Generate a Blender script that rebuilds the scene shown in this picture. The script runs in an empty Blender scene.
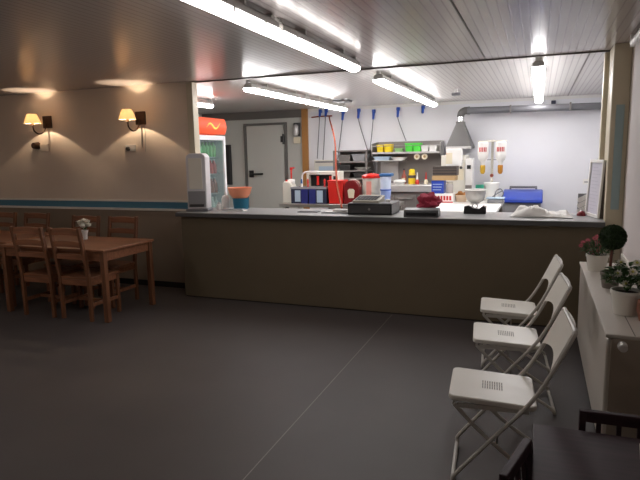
import bpy, bmesh, math, random
from mathutils import Vector, Matrix
random.seed(7)
S = bpy.context.scene
COL = S.collection
PI = math.pi

# ------------------------------------------------------------------ materials
def lin(c):
    return tuple(((v/255)/12.92 if v/255 <= .04045 else ((v/255+.055)/1.055)**2.4) for v in c) + (1,)

def mat(name, rgb, rough=.6, metal=0, spec=.5, noise=0, nscale=8, bump=0, bscale=200, coat=0):
    m = bpy.data.materials.new(name); m.use_nodes = True
    nt = m.node_tree; b = nt.nodes['Principled BSDF']
    b.inputs['Base Color'].default_value = lin(rgb)
    b.inputs['Roughness'].default_value = rough
    b.inputs['Metallic'].default_value = metal
    b.inputs['Specular IOR Level'].default_value = spec
    b.inputs['Coat Weight'].default_value = coat
    tc = nt.nodes.new('ShaderNodeTexCoord')
    if noise:
        n = nt.nodes.new('ShaderNodeTexNoise'); n.inputs['Scale'].default_value = nscale; n.inputs['Detail'].default_value = 5
        nt.links.new(tc.outputs['Object'], n.inputs['Vector'])
        r = nt.nodes.new('ShaderNodeValToRGB')
        a = lin(rgb)
        r.color_ramp.elements[0].position = .3; r.color_ramp.elements[1].position = .7
        r.color_ramp.elements[0].color = tuple(max(0, v*(1-noise)) for v in a[:3]) + (1,)
        r.color_ramp.elements[1].color = tuple(min(1, v*(1+noise)) for v in a[:3]) + (1,)
        nt.links.new(n.outputs['Fac'], r.inputs['Fac']); nt.links.new(r.outputs['Color'], b.inputs['Base Color'])
    if bump:
        n2 = nt.nodes.new('ShaderNodeTexNoise'); n2.inputs['Scale'].default_value = bscale
        nt.links.new(tc.outputs['Object'], n2.inputs['Vector'])
        bp = nt.nodes.new('ShaderNodeBump'); bp.inputs['Strength'].default_value = bump; bp.inputs['Distance'].default_value = .002
        nt.links.new(n2.outputs['Fac'], bp.inputs['Height']); nt.links.new(bp.outputs['Normal'], b.inputs['Normal'])
    return m

def wood(name, c0, c1, rough=.45, stretch=(1, 12, 12), scale=3):
    m = bpy.data.materials.new(name); m.use_nodes = True
    nt = m.node_tree; b = nt.nodes['Principled BSDF']; b.inputs['Roughness'].default_value = rough
    tc = nt.nodes.new('ShaderNodeTexCoord'); mp = nt.nodes.new('ShaderNodeMapping'); mp.inputs['Scale'].default_value = stretch
    n = nt.nodes.new('ShaderNodeTexNoise'); n.inputs['Scale'].default_value = scale; n.inputs['Detail'].default_value = 6; n.inputs['Distortion'].default_value = .6
    r = nt.nodes.new('ShaderNodeValToRGB'); r.color_ramp.elements[0].color = lin(c0); r.color_ramp.elements[1].color = lin(c1)
    r.color_ramp.elements[0].position = .35; r.color_ramp.elements[1].position = .65
    nt.links.new(tc.outputs['Object'], mp.inputs['Vector']); nt.links.new(mp.outputs['Vector'], n.inputs['Vector'])
    nt.links.new(n.outputs['Fac'], r.inputs['Fac']); nt.links.new(r.outputs['Color'], b.inputs['Base Color'])
    return m

def emis(name, rgb, strength, base=(255, 255, 255)):
    m = bpy.data.materials.new(name); m.use_nodes = True
    b = m.node_tree.nodes['Principled BSDF']
    b.inputs['Base Color'].default_value = lin(base)
    b.inputs['Emission Color'].default_value = lin(rgb); b.inputs['Emission Strength'].default_value = strength
    return m

def glass(name, tint=(255, 255, 255), clear=.9, rough=.05):
    m = bpy.data.materials.new(name); m.use_nodes = True
    nt = m.node_tree; nt.nodes.remove(nt.nodes['Principled BSDF']); out = nt.nodes['Material Output']
    t = nt.nodes.new('ShaderNodeBsdfTransparent'); t.inputs['Color'].default_value = lin(tint)
    g = nt.nodes.new('ShaderNodeBsdfPrincipled'); g.inputs['Base Color'].default_value = lin(tint); g.inputs['Roughness'].default_value = rough
    mx = nt.nodes.new('ShaderNodeMixShader'); mx.inputs['Fac'].default_value = 1-clear
    nt.links.new(t.outputs[0], mx.inputs[1]); nt.links.new(g.outputs[0], mx.inputs[2]); nt.links.new(mx.outputs[0], out.inputs['Surface'])
    return m

def plank_ceiling(name, rgb, rough):
    m = mat(name, rgb, rough, spec=.6)
    nt = m.node_tree; b = nt.nodes['Principled BSDF']
    tc = nt.nodes.new('ShaderNodeTexCoord')
    w = nt.nodes.new('ShaderNodeTexWave'); w.wave_type = 'BANDS'; w.bands_direction = 'X'; w.wave_profile = 'SIN'
    w.inputs['Scale'].default_value = 5.2; w.inputs['Distortion'].default_value = 0
    nt.links.new(tc.outputs['Object'], w.inputs['Vector'])
    p = nt.nodes.new('ShaderNodeMath'); p.operation = 'POWER'; p.inputs[1].default_value = 14
    nt.links.new(w.outputs['Fac'], p.inputs[0])
    n = nt.nodes.new('ShaderNodeTexNoise'); n.inputs['Scale'].default_value = 2.2
    nt.links.new(tc.outputs['Object'], n.inputs['Vector'])
    ad = nt.nodes.new('ShaderNodeMath'); ad.operation = 'MULTIPLY_ADD'; ad.inputs[1].default_value = -.8
    nt.links.new(p.outputs[0], ad.inputs[0]); nt.links.new(n.outputs['Fac'], ad.inputs[2])
    bp = nt.nodes.new('ShaderNodeBump'); bp.inputs['Strength'].default_value = .25; bp.inputs['Distance'].default_value = .002
    nt.links.new(ad.outputs[0], bp.inputs['Height']); nt.links.new(bp.outputs['Normal'], b.inputs['Normal'])
    mx = nt.nodes.new('ShaderNodeMix'); mx.data_type = 'RGBA'
    mx.inputs['A'].default_value = lin(rgb); mx.inputs['B'].default_value = lin(tuple(v*.86 for v in rgb))
    nt.links.new(p.outputs[0], mx.inputs['Factor']); nt.links.new(mx.outputs['Result'], b.inputs['Base Color'])
    return m

M = dict(
    floor=mat('grey vinyl floor', (76, 70, 68), .56, noise=.10, nscale=1.6, bump=.12, bscale=300),
    seam=mat('floor weld seam', (126, 120, 116), .5),
    ceil=plank_ceiling('glossy plank ceiling', (196, 188, 186), .22),
    kceil=plank_ceiling('kitchen plank ceiling', (224, 220, 216), .26),
    trim_dark=mat('ceiling joint strip', (88, 80, 74), .5),
    wall_cream=mat('cream wall', (228, 214, 199), .65, noise=.03, nscale=2, bump=.1),
    wall_taupe=mat('taupe wall', (150, 134, 116), .6, noise=.03, nscale=2, bump=.1),
    wall_white=mat('white kitchen wall', (232, 232, 236), .45, noise=.015, nscale=2),
    wall_grey=mat('grey cold store wall', (188, 189, 182), .5),
    grey_band=mat('grey band', (104, 102, 98), .5),
    blue_band=mat('blue painted band', (84, 140, 166), .5),
    white_band=mat('white rail', (236, 230, 222), .45),
    post=mat('beige post', (206, 196, 172), .4),
    pale_blue=mat('pale blue sheet', (160, 182, 186), .5),
    right_wall=mat('right wall', (196, 184, 172), .6),
    blind=mat('roller blind fabric', (206, 198, 196), .7, bump=.15, bscale=500),
    bar_front=mat('olive brown laminate', (106, 94, 74), .5, noise=.05, nscale=2),
    bar_top=mat('grey worktop laminate', (150, 150, 150), .32, noise=.05, nscale=60),
    bar_edge=mat('dark worktop edge', (84, 84, 84), .4),
    plinth=mat('dark plinth', (34, 30, 28), .5),
    pine=wood('antique pine', (122, 78, 54), (152, 100, 70), .42),
    pine_v=wood('antique pine upright', (104, 66, 44), (132, 86, 58), .42, (12, 12, 1)),  # upright grain; darker than pine, with the shade on the chair backs in its colour
    white_paint=mat('white powder coat', (222, 218, 208), .38),
    tube_white=mat('white tube', (188, 184, 176), .35),
    pink_print=mat('pink print', (224, 150, 138), .5),
    slot=mat('slot shadow', (140, 136, 128), .8),
    black_brown=wood('black brown stain', (40, 22, 28), (54, 32, 40), .55, (1, 14, 14), 4),
    radiator=mat('radiator enamel', (194, 187, 177), .45),
    radiator_side=mat('radiator side', (158, 146, 132), .5),
    groove=mat('groove', (120, 114, 108), .6),
    chrome=mat('chrome', (220, 220, 220), .12, metal=1),
    steel=mat('brushed steel', (176, 174, 170), .32, metal=.85, noise=.05, nscale=30),
    steel_dark=mat('dark steel', (132, 126, 122), .45, metal=.25),
    steel_lite=mat('light steel', (196, 194, 192), .35, metal=.5),
    bowl_steel=mat('bowl steel', (150, 148, 144), .3, metal=.5),
    basket=mat('basket plastic', (222, 196, 168), .4),
    hood_steel=mat('hood steel', (94, 92, 90), .5, metal=.2),
    disp_grey=mat('dispenser grey', (226, 224, 226), .35),
    disp_window=mat('dispenser window', (240, 234, 220), .4),
    keyb=mat('keyboard beige', (160, 156, 142), .5),
    valve_metal=mat('valve metal', (226, 224, 220), .28, metal=.45),
    page=mat('menu page', (200, 198, 210), .6),
    print_grey=mat('menu print', (188, 187, 199), .7),
    lamp_body=mat('lamp housing', (170, 168, 164), .4),
    brass=mat('dark bronze', (66, 46, 34), .4, metal=.6),
    black=mat('black plastic', (26, 26, 27), .4),
    char=mat('charcoal plastic', (58, 57, 57), .45),
    dark=mat('dark interior', (30, 28, 27), .6),
    white=mat('white plastic', (232, 230, 226), .4),
    offwhite=mat('off white plastic', (214, 210, 198), .45),
    paper=mat('white paper', (236, 234, 230), .8),
    cream=mat('cream plastic', (222, 212, 186), .5),
    blue=mat('blue plastic', (36, 66, 168), .4),
    plug_blue=mat('socket blue', (44, 84, 176), .4),
    navy=mat('navy crate', (34, 40, 112), .45),
    navy_dark=mat('navy dark', (38, 42, 66), .45),
    sheet=mat('pale blue sheet label', (176, 196, 214), .7),
    light_blue=mat('light blue tub', (206, 218, 240), .4),
    mid_blue=mat('mid blue tub', (150, 172, 226), .4),
    lid_blue=mat('lid blue', (52, 98, 150), .4),
    red=mat('red plastic', (206, 34, 26), .4),
    burgundy=mat('burgundy plastic', (122, 20, 26), .35),
    claret=mat('claret cloth', (152, 34, 60), .8, bump=.3, bscale=80),
    orange=mat('orange strap', (138, 50, 14), .7, spec=.2),
    orange_plastic=mat('peach orange plastic', (238, 152, 116), .45),
    teal=mat('teal tub', (28, 112, 140), .45),
    green_cap=mat('green plastic', (40, 150, 120), .45),
    yellow=mat('yellow plastic', (240, 212, 40), .4),
    yellow_bottle=mat('yellow bottle', (222, 188, 30), .4),
    lime=mat('lime plastic', (84, 214, 74), .4),
    pale_green=mat('pale green plastic', (150, 196, 130), .4),
    amber=mat('amber sauce', (186, 124, 40), .3),
    mustard=mat('mustard sauce', (188, 150, 46), .3),
    redprint=mat('red print', (184, 52, 52), .6),
    cardboard=mat('cardboard', (176, 146, 104), .8),
    dark_crate=mat('dark brown crate', (74, 64, 58), .6),
    wood_strip=mat('orange wood strip', (168, 118, 62), .5),
    bread=mat('bread brown', (176, 120, 66), .8, noise=.2, nscale=30),
    grey_plastic=mat('grey plastic', (150, 150, 152), .35),
    grey_dark=mat('grey plastic dark', (112, 112, 116), .4),
    leaf=mat('leaf green', (62, 92, 46), .6, noise=.3, nscale=40),
    leaf2=mat('leaf dark green', (44, 66, 32), .6, noise=.35, nscale=60),
    pink=mat('pink petal', (186, 96, 108), .6),
    petal=mat('white petal', (226, 224, 210), .6),
    flower_mid=mat('flower heart', (176, 176, 90), .7),
    stem=mat('brown stem', (96, 54, 38), .7),
    soil=mat('soil', (48, 36, 28), .9),
    grey_pot=mat('grey pot', (120, 112, 104), .7),
    terra=mat('terracotta', (150, 98, 80), .7),
    glass=glass('cooler glass', (225, 235, 235), .93),
    clear=glass('clear plastic', (235, 235, 235), .55, .15),
    cream_glass=glass('window plastic', (232, 228, 214), .2, .2),
    cooler_red=emis('backlit header', (226, 78, 40), .45, (214, 84, 52)),
    cooler_yellow=emis('backlit swirl', (255, 190, 80), .7, (240, 190, 90)),
    cooler_white=mat('cooler white', (228, 230, 232), .35),
    can_red=mat('red drink', (190, 44, 36), .35),
    can_green=mat('green drink', (104, 178, 92), .35),
    can_pale=mat('pale drink', (214, 216, 206), .35),
    can_brown=mat('brown drink', (150, 70, 50), .35),
    tube_dining=emis('dining lamp diffuser', (255, 248, 244), 13.0),
    tube_kitchen=emis('kitchen lamp diffuser', (255, 252, 252), 28.0),
    bulb=emis('warm bulb', (255, 190, 110), 12),
    led=emis('cooler interior light', (235, 245, 255), 2.0),
)
def shade_mat():
    m = bpy.data.materials.new('lamp shade fabric'); m.use_nodes = True
    nt = m.node_tree; nt.nodes.remove(nt.nodes['Principled BSDF']); out = nt.nodes['Material Output']
    d = nt.nodes.new('ShaderNodeBsdfDiffuse'); d.inputs['Color'].default_value = lin((244, 230, 206))
    t = nt.nodes.new('ShaderNodeBsdfTranslucent'); t.inputs['Color'].default_value = lin((252, 234, 206))
    mx = nt.nodes.new('ShaderNodeMixShader'); mx.inputs['Fac'].default_value = .62
    nt.links.new(d.outputs[0], mx.inputs[1]); nt.links.new(t.outputs[0], mx.inputs[2]); nt.links.new(mx.outputs[0], out.inputs['Surface'])
    return m
M['shade'] = shade_mat()

# ------------------------------------------------------------------ mesh builder
class MB:
    def __init__(s): s.bm = bmesh.new()
    def box(s, x0, x1, y0, y1, z0, z1, T=None):
        v = [s.bm.verts.new((x, y, z)) for x in (x0, x1) for y in (y0, y1) for z in (z0, z1)]
        for f in ((0, 1, 3, 2), (4, 6, 7, 5), (0, 4, 5, 1), (2, 3, 7, 6), (0, 2, 6, 4), (1, 5, 7, 3)):
            s.bm.faces.new([v[i] for i in f])
        if T is not None: bmesh.ops.transform(s.bm, matrix=T, verts=v)
        return s
    def bar(s, p0, p1, w, d, up=(0, 0, 1)):
        p0, p1 = Vector(p0), Vector(p1); z = (p1-p0); L = z.length; z.normalize()
        x = Vector(up).cross(z)
        if x.length < 1e-4: x = Vector((1, 0, 0))
        x.normalize(); y = z.cross(x)
        T = Matrix((x, y, z)).transposed().to_4x4(); T.translation = p0
        return s.box(-w/2, w/2, -d/2, d/2, 0, L, T)
    def cyl(s, p0, p1, r0, r1=None, n=20, caps=True):
        r1 = r0 if r1 is None else r1
        p0, p1 = Vector(p0), Vector(p1); z = (p1-p0).normalized()
        x = z.orthogonal().normalized(); y = z.cross(x)
        a = [s.bm.verts.new(p0+r0*(x*math.cos(t)+y*math.sin(t))) for t in [2*PI*i/n for i in range(n)]]
        b = [s.bm.verts.new(p1+r1*(x*math.cos(t)+y*math.sin(t))) for t in [2*PI*i/n for i in range(n)]]
        for i in range(n): s.bm.faces.new((a[i], a[(i+1) % n], b[(i+1) % n], b[i]))
        if caps: s.bm.faces.new(a[::-1]); s.bm.faces.new(b)
        return s
    def lathe(s, prof, c=(0, 0, 0), n=28, sx=1, sy=1):
        rings = []
        for r, z in prof:
            if r < 1e-5: rings.append([s.bm.verts.new((c[0], c[1], c[2]+z))])
            else: rings.append([s.bm.verts.new((c[0]+sx*r*math.cos(2*PI*i/n), c[1]+sy*r*math.sin(2*PI*i/n), c[2]+z)) for i in range(n)])
        for A, B in zip(rings, rings[1:]):
            for i in range(n):
                j = (i+1) % n
                if len(A) == 1 and len(B) == 1: continue
                if len(A) == 1: s.bm.faces.new((A[0], B[j], B[i]))
                elif len(B) == 1: s.bm.faces.new((A[i], A[j], B[0]))
                else: s.bm.faces.new((A[i], A[j], B[j], B[i]))
        return s
    def tube(s, pts, r, n=10, sub=6, closed=False):
        P = [Vector(p) for p in pts]
        if sub > 1:
            Q = []
            for i in range(len(P)-1):
                p0 = P[i-1] if i > 0 else P[i]*2-P[i+1]
                p3 = P[i+2] if i+2 < len(P) else P[i+1]*2-P[i]
                for k in range(sub):
                    t = k/sub
                    Q.append(.5*((2*P[i+1-1])+(P[i+1]-p0)*t+(2*p0-5*P[i]+4*P[i+1]-p3)*t*t+(3*P[i]-p0-3*P[i+1]+p3)*t**3))
            Q.append(P[-1]); P = Q
        prev = None; rings = []
        for i, p in enumerate(P):
            d = (P[min(i+1, len(P)-1)]-P[max(i-1, 0)]).normalized()
            if prev is None: x = d.orthogonal().normalized()
            else:
                x = prev-d*prev.dot(d)
                x = x.normalized() if x.length > 1e-5 else d.orthogonal().normalized()
            prev = x; y = d.cross(x)
            rings.append([s.bm.verts.new(p+r*(x*math.cos(2*PI*k/n)+y*math.sin(2*PI*k/n))) for k in range(n)])
        for A, B in zip(rings, rings[1:]):
            for k in range(n): s.bm.faces.new((A[k], A[(k+1) % n], B[(k+1) % n], B[k]))
        s.bm.faces.new(rings[0][::-1]); s.bm.faces.new(rings[-1])
        return s
    def ball(s, c, r, sc=(1, 1, 1), sub=2):
        g = bmesh.ops.create_icosphere(s.bm, subdivisions=sub, radius=r)
        bmesh.ops.transform(s.bm, matrix=Matrix.Translation(c) @ Matrix.Diagonal((*sc, 1)), verts=g['verts'])
        return s
    def prism(s, poly, axis, a, b):
        # poly in the two other axes (in order), extruded from a to b along axis
        def mk(u, v, w):
            return {'x': (w, u, v), 'y': (u, w, v), 'z': (u, v, w)}[axis]
        A = [s.bm.verts.new(mk(u, v, a)) for u, v in poly]; B = [s.bm.verts.new(mk(u, v, b)) for u, v in poly]
        n = len(poly)
        s.bm.faces.new(A[::-1]); s.bm.faces.new(B)
        for i in range(n): s.bm.faces.new((A[i], A[(i+1) % n], B[(i+1) % n], B[i]))
        return s
    def leaf(s, p, d, up, L, w):
        d = Vector(d).normalized(); sd = d.cross(Vector(up))
        sd = sd.normalized() if sd.length > 1e-4 else d.orthogonal().normalized()
        nrm = sd.cross(d); p = Vector(p)
        v = [s.bm.verts.new(q) for q in (p, p+d*L*.5+sd*w/2+nrm*.1*L, p+d*L-nrm*.1*L, p+d*L*.5-sd*w/2+nrm*.1*L, p+d*L*.5)]
        s.bm.faces.new((v[0], v[1], v[4])); s.bm.faces.new((v[1], v[2], v[4])); s.bm.faces.new((v[2], v[3], v[4])); s.bm.faces.new((v[3], v[0], v[4]))
        return s
    def build(s, name, m, parent=None, bevel=0, smooth=True, seg=2):
        bmesh.ops.recalc_face_normals(s.bm, faces=s.bm.faces)
        me = bpy.data.meshes.new(name); s.bm.to_mesh(me); s.bm.free()
        me.materials.append(M[m] if isinstance(m, str) else m)
        if smooth and len(me.polygons):
            me.polygons.foreach_set('use_smooth', [True]*len(me.polygons)); me.set_sharp_from_angle(angle=math.radians(38))
        o = bpy.data.objects.new(name, me); COL.objects.link(o)
        if parent is not None: o.parent = parent
        if bevel:
            b = o.modifiers.new('bevel', 'BEVEL'); b.width = bevel; b.segments = seg; b.limit_method = 'ANGLE'; b.angle_limit = math.radians(40)
        return o

def tag(o, label, cat, group=None):
    o['label'] = label; o['category'] = cat
    if group: o['group'] = group
    return o
def thing(name, label, cat, loc=(0, 0, 0), rz=0, group=None):
    o = bpy.data.objects.new(name, None); COL.objects.link(o); o.empty_display_size = .05
    o.location = loc; o.rotation_euler = (0, 0, rz)
    return tag(o, label, cat, group)
def struct(name, mb, m, parent=None, bevel=0):
    o = mb.build(name, m, parent, bevel, smooth=False)
    if parent is None: o['kind'] = 'structure'
    return o
def dup(root, loc, rz=None, label=None, group=None):
    def cp(o, par):
        c = o.copy(); COL.objects.link(c)
        if par is not None: c.parent = par
        for ch in list(o.children): cp(ch, c)
        return c
    r = cp(root, None); r.location = loc
    if rz is not None: r.rotation_euler = (0, 0, rz)
    if label: r['label'] = label
    if group: r['group'] = group
    return r
def B(*a): return MB().box(*a)

# ------------------------------------------------------------------ the setting
CZ = 2.51
struct('floor', B(-7.9, 1.5, -1.6, 10.4, -.05, 0), 'floor')
struct('ceiling_dining', B(-7.9, .75, -1.6, 5.86, CZ, CZ+.06), 'ceil').name = 'ceiling'
struct('ceiling', B(-7.9, 1.5, 5.86, 10.4, CZ, CZ+.06), 'kceil')
struct('trim_1', B(-7.8, .7, 5.84, 5.875, CZ-.012, CZ-.001), 'trim_dark')
for i, (x, y0, y1) in enumerate(((-.52, -1.5, 5.83), (.40, 5.9, 10.28))):
    struct('trim_%d' % (i+2), B(x-.006, x+.006, y0, y1, CZ-.005, CZ-.001), 'trim_dark')
struct('trim_5', B(-1.344, -1.338, -1.5, 5.42, .0005, .0012), 'seam')
# dining wall with the sconces
struct('wall_sconces', B(-7.8, -3.9, 5.80, 5.90, 0.975, CZ), 'wall_cream')
struct('wall_sconces_lower', B(-7.8, -3.83, 5.80, 5.90, 0, .975), 'wall_taupe').name = 'wall_lower'
struct('trim_6', B(-7.79, -3.92, 5.785, 5.80, 1.082, 1.105), 'white_band')
struct('trim_7', B(-7.79, -3.92, 5.792, 5.80, 1.000, 1.082), 'blue_band')
struct('trim_8', B(-7.79, -3.92, 5.780, 5.80, .972, 1.000), 'white_band')
struct('baseboard_sconces', B(-7.79, -3.87, 5.785, 5.80, 0, .07), 'plinth')
struct('trim_9', B(-3.91, -3.825, 5.77, 5.88, 1.002, CZ-.012), 'post', bevel=.006)
struct('wall_left', B(-7.9, -7.8, -1.6, 5.9, 0, CZ), 'wall_cream')
struct('wall_behind', B(-7.9, .75, -1.6, -1.5, 0, CZ), 'wall_cream')
struct('wall_right', B(.70, .80, -1.6, 5.95, 0, CZ), 'right_wall')
# post at the right end of the bar
struct('trim_10', B(.56, .70, 5.52, 5.84, 0, CZ-.001), 'post', bevel=.008)
struct('trim_11', B(.522, .60, 5.86, 5.95, 1.002, CZ-.014), 'post', bevel=.005)
struct('trim_12', B(.60, .665, 5.512, 5.52, 1.10, 2.0), 'pale_blue')
struct('wall_bar_end', B(.60, 1.5, 5.86, 5.95, 0, CZ), 'wall_white')
# kitchen
struct('wall_kitchen_back', B(-4.22, 1.5, 10.3, 10.4, 0, CZ), 'wall_white')
struct('wall_cold_store', B(-6.7, -4.22, 10.3, 10.4, 0, CZ), 'wall_grey')
struct('trim_13', B(-6.6, -4.34, 10.27, 10.3, 2.36, CZ), 'grey_band')  # top of the wall lies in shade; the strip paints it darker grey
struct('trim_14', B(-4.34, -4.22, 10.25, 10.3, 0, CZ), 'wood_strip')
struct('wall_kitchen_left', B(-6.7, -6.6, 5.9, 10.4, 0, CZ), 'wall_grey')
struct('wall_kitchen_right', B(1.4, 1.5, 5.9, 10.4, 0, CZ), 'wall_white')
struct('trim_15', B(-4.2, 1.4, 10.28, 10.3, CZ-.05, CZ), 'white')
# cold store door
d = struct('door_1', B(-5.56, -4.74, 10.255, 10.299, 0.02, 2.22), 'wall_grey', bevel=.004)
fr = MB().box(-5.63, -5.575, 10.265, 10.299, 0, 2.28).box(-4.725, -4.67, 10.265, 10.299, 0, 2.28).box(-5.575, -4.725, 10.265, 10.299, 2.235, 2.28)
struct('door_frame', fr, 'grey_band', d)
hd = MB().cyl((-5.47, 10.25, 1.27), (-5.47, 10.21, 1.27), .025).bar((-5.49, 10.205, 1.27), (-5.20, 10.205, 1.27), .05, .03).box(-5.52, -5.42, 10.235, 10.255, 1.20, 1.34)
hd.build('door_handle', 'dark', d, .004)
for z in (1.95, .45):
    MB().cyl((-4.73, 10.24, z-.1), (-4.73, 10.24, z+.1), .022).box(-4.80, -4.70, 10.245, 10.256, z-.06, z+.06).build('hinge', 'char', d)

# ------------------------------------------------------------------ bar counter
bar = thing('bar_counter', 'long olive brown service bar with grey worktop dividing room and kitchen', 'counter', (-1.65, 5.7, 0))
B(-2.20, 2.205, -.25, -.22, .012, .945).build('front_panel', 'bar_front', bar, .003)
B(-2.20, -2.17, -.22, .09, .05, .945).build('end_panel', 'bar_front', bar, .003)
B(-2.18, 2.205, -.219, .1, 0, .05).box(-2.19, 2.2, -.24, -.22, 0, .012).build('plinth', 'plinth', bar)
MB().box(-1.8, 2.2, .28, .31, .05, .945).build('back_panel', 'bar_front', bar)
wt = B(-2.235, 2.205, -.298, .055, .955, 1.0).box(-2.11, 2.20, .055, .39, .955, 1.0).build('worktop', 'bar_top', bar)
B(-2.24, 2.205, -.304, -.298, .953, .994).box(-2.242, -2.235, -.30, .055, .953, .994).build('edge_band', 'bar_edge', wt)

# ------------------------------------------------------------------ lamps
def lamp(x, y0, y1, label, diff, group):
    t = thing('batten_lamp', label, 'ceiling light', (x, (y0+y1)/2, CZ-.02), 0, group); h = (y1-y0)/2
    poly = [(-.054, -.068), (.054, -.068), (.05, -.030), (.03, -.010), (-.03, -.010), (-.05, -.030)]
    MB().prism(poly, 'y', -h+.012, h-.012).build('housing', 'lamp_body', t)
    dp = [(-.058, -.068), (-.057, -.084), (-.048, -.100), (-.028, -.109), (0, -.111), (.028, -.109), (.048, -.100), (.057, -.084), (.058, -.068)]
    MB().prism(dp, 'y', -h, h).build('diffuser', diff, t)
    for s in (-1, 1):
        MB().box(-.054, .054, h-.012 if s > 0 else -h-.002, h+.002 if s > 0 else -h+.012, -.069, -.026).box(-.02, .02, s*(h-.02)-.03, s*(h-.02)+.03, -.012, .02).build('end_cap', 'lamp_body', t, .006)
        MB().box(-.04, .04, s*h*.5-.012, s*h*.5+.012, -.014, .02).build('mounting_clip', 'steel', t)
        for k in (.3, .75):
            [MB().box(q*.06-.003, q*.06+.003, s*h*k-.01, s*h*k+.01, -.09, -.055).build('latch', 'steel', t) for q in (-1, 1)]
    return t
lamp(-4.9, 1.5, 3.2, 'added unseen batten lamp over the left of the dining floor, brightening the cream wall', 'tube_dining', 'fluorescent battens over the dining floor')  # this lamp and the next are added out of view to brighten the cream wall
lamp(-4.9, -.6, 1.2, 'added unseen batten lamp over the left of the dining floor, brightening the cream wall', 'tube_dining', 'fluorescent battens over the dining floor')
lamp(-1.63, 1.72, 3.40, 'long batten lamp over the dining floor, the one nearer the viewer', 'tube_dining', 'fluorescent battens over the dining floor')
lamp(-1.63, 3.46, 5.14, 'long batten lamp over the dining floor, ending just before the bar', 'tube_dining', 'fluorescent battens over the dining floor')
KG = 'fluorescent battens in the kitchen'
lamp(-3.24, 6.05, 7.84, 'second kitchen batten lamp from the left, its unit nearer the bar', 'tube_kitchen', KG)
lamp(-3.24, 7.87, 9.60, 'second kitchen batten lamp from the left, its unit nearer the back wall', 'tube_kitchen', KG)
lamp(-1.66, 6.08, 7.82, 'third kitchen batten lamp from the left, its unit nearer the bar', 'tube_kitchen', KG)
lamp(-1.66, 7.85, 9.55, 'third kitchen batten lamp from the left, its unit nearer the back wall', 'tube_kitchen', KG)
lamp(-.04, 5.95, 7.85, 'rightmost kitchen batten lamp seen end-on, its unit nearer the bar', 'tube_kitchen', KG)
lamp(-.04, 7.88, 9.85, 'rightmost kitchen batten lamp seen end-on, its unit nearer the back wall', 'tube_kitchen', KG)
lamp(-4.80, 5.98, 7.72, 'leftmost kitchen batten lamp half hidden behind the pale wall post', 'tube_kitchen', KG)

t = thing('ceiling_bracket', 'dark flat bracket on the kitchen ceiling beside a batten lamp', 'bracket', (-2.98, 8.75, CZ))
B(-.13, .13, -.12, .12, -.05, -.02).build('plate', 'char', t, .004); MB().cyl((0, 0, -.02), (0, 0, 0), .03).build('neck', 'steel_dark', t)
t = thing('ceiling_sensor', 'small grey sensor hanging from the kitchen ceiling before the hood', 'sensor', (-1.13, 8.3, CZ))
MB().cyl((0, 0, 0), (0, 0, -.05), .022).build('mount', 'steel_lite', t); B(-.06, .06, -.03, .05, -.09, -.05).build('sensor_head', 'grey_dark', t, .008)
t = thing('wall_camera', 'small dark camera high on the white kitchen wall above the pipe', 'camera', (.185, 10.3, 2.44))
B(-.025, .025, -.03, 0, -.02, .03).build('mount', 'white', t, .003); B(-.035, .035, -.11, -.03, -.055, .0).build('camera_body', 'navy_dark', t, .008)

# ------------------------------------------------------------------ wall sconces
def sconce(x, z, label):
    t = thing('wall_sconce', label, 'wall lamp', (x, 5.80, z), 0, 'warm sconces on the cream wall')
    B(-.075, .075, -.02, 0, -.08, .08).build('back_plate', 'brass', t, .006)
    MB().tube([(0, -.02, -.02), (0, -.07, -.12), (0, -.16, -.16), (0, -.235, -.12), (0, -.25, -.05)], .009).build('arm', 'brass', t)
    MB().lathe([(0, -.06), (.03, -.055), (.02, -.04), (.012, -.02), (.012, .01), (0, .012)], (0, -.25, 0), 16).build('lamp_holder', 'brass', t)
    MB().lathe([(.100, -.035), (.091, 0), (.072, .05), (.055, .085), (.053, .085), (.070, .05), (.089, 0), (.098, -.035), (.100, -.035)], (0, -.25, .005), 32).build('lamp_shade', 'shade', t)
    MB().cyl((0, -.25, .008), (0, -.25, .022), .012, .010, 14).build('bulb', 'bulb', t)
    l = bpy.data.lights.new('sconce light', 'POINT'); l.energy = 14; l.color = (1, .75, .51); l.shadow_soft_size = .006
    lo = bpy.data.objects.new('bulb_light', l); COL.objects.link(lo); lo.parent = t; lo.location = (0, -.25, .03)
    return t
sconce(-6.12, 2.125, 'left warm wall lamp with a small cloth shade on a dark plate')
sconce(-4.605, 2.115, 'right warm wall lamp with a small cloth shade, nearer the bar')
t = thing('pull_cord', 'thin twin cords hanging from the right wall lamp plate', 'cord', (-4.59, 5.79, 2.085))
MB().tube([(-.01, 0, 0), (-.012, -.002, -.2), (-.01, 0, -.33)], .003, 6).build('cord', 'tube_white', t)
MB().tube([(.035, 0, 0), (.035, -.002, -.22), (.03, 0, -.38)], .003, 6).build('cord', 'tube_white', t)
t = thing('wall_socket', 'white socket block with plug below the right wall lamp', 'socket', (-4.78, 5.80, 1.75))
B(-.07, .07, -.03, 0, -.035, .045).build('socket_box', 'white', t, .006); MB().cyl((-.02, -.06, -.005), (-.02, -.03, -.005), .022, .026).build('plug', 'char', t)
t = thing('wall_socket', 'small wall socket with a dark plug below the left wall lamp', 'socket', (-6.28, 5.80, 1.80))
B(0, .15, -.02, 0, -.06, .04).build('socket_box', 'wall_cream', t, .006); MB().cyl((-.05, -.08, .02), (-.05, 0, .02), .04, .05).build('plug', 'brass', t)

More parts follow.
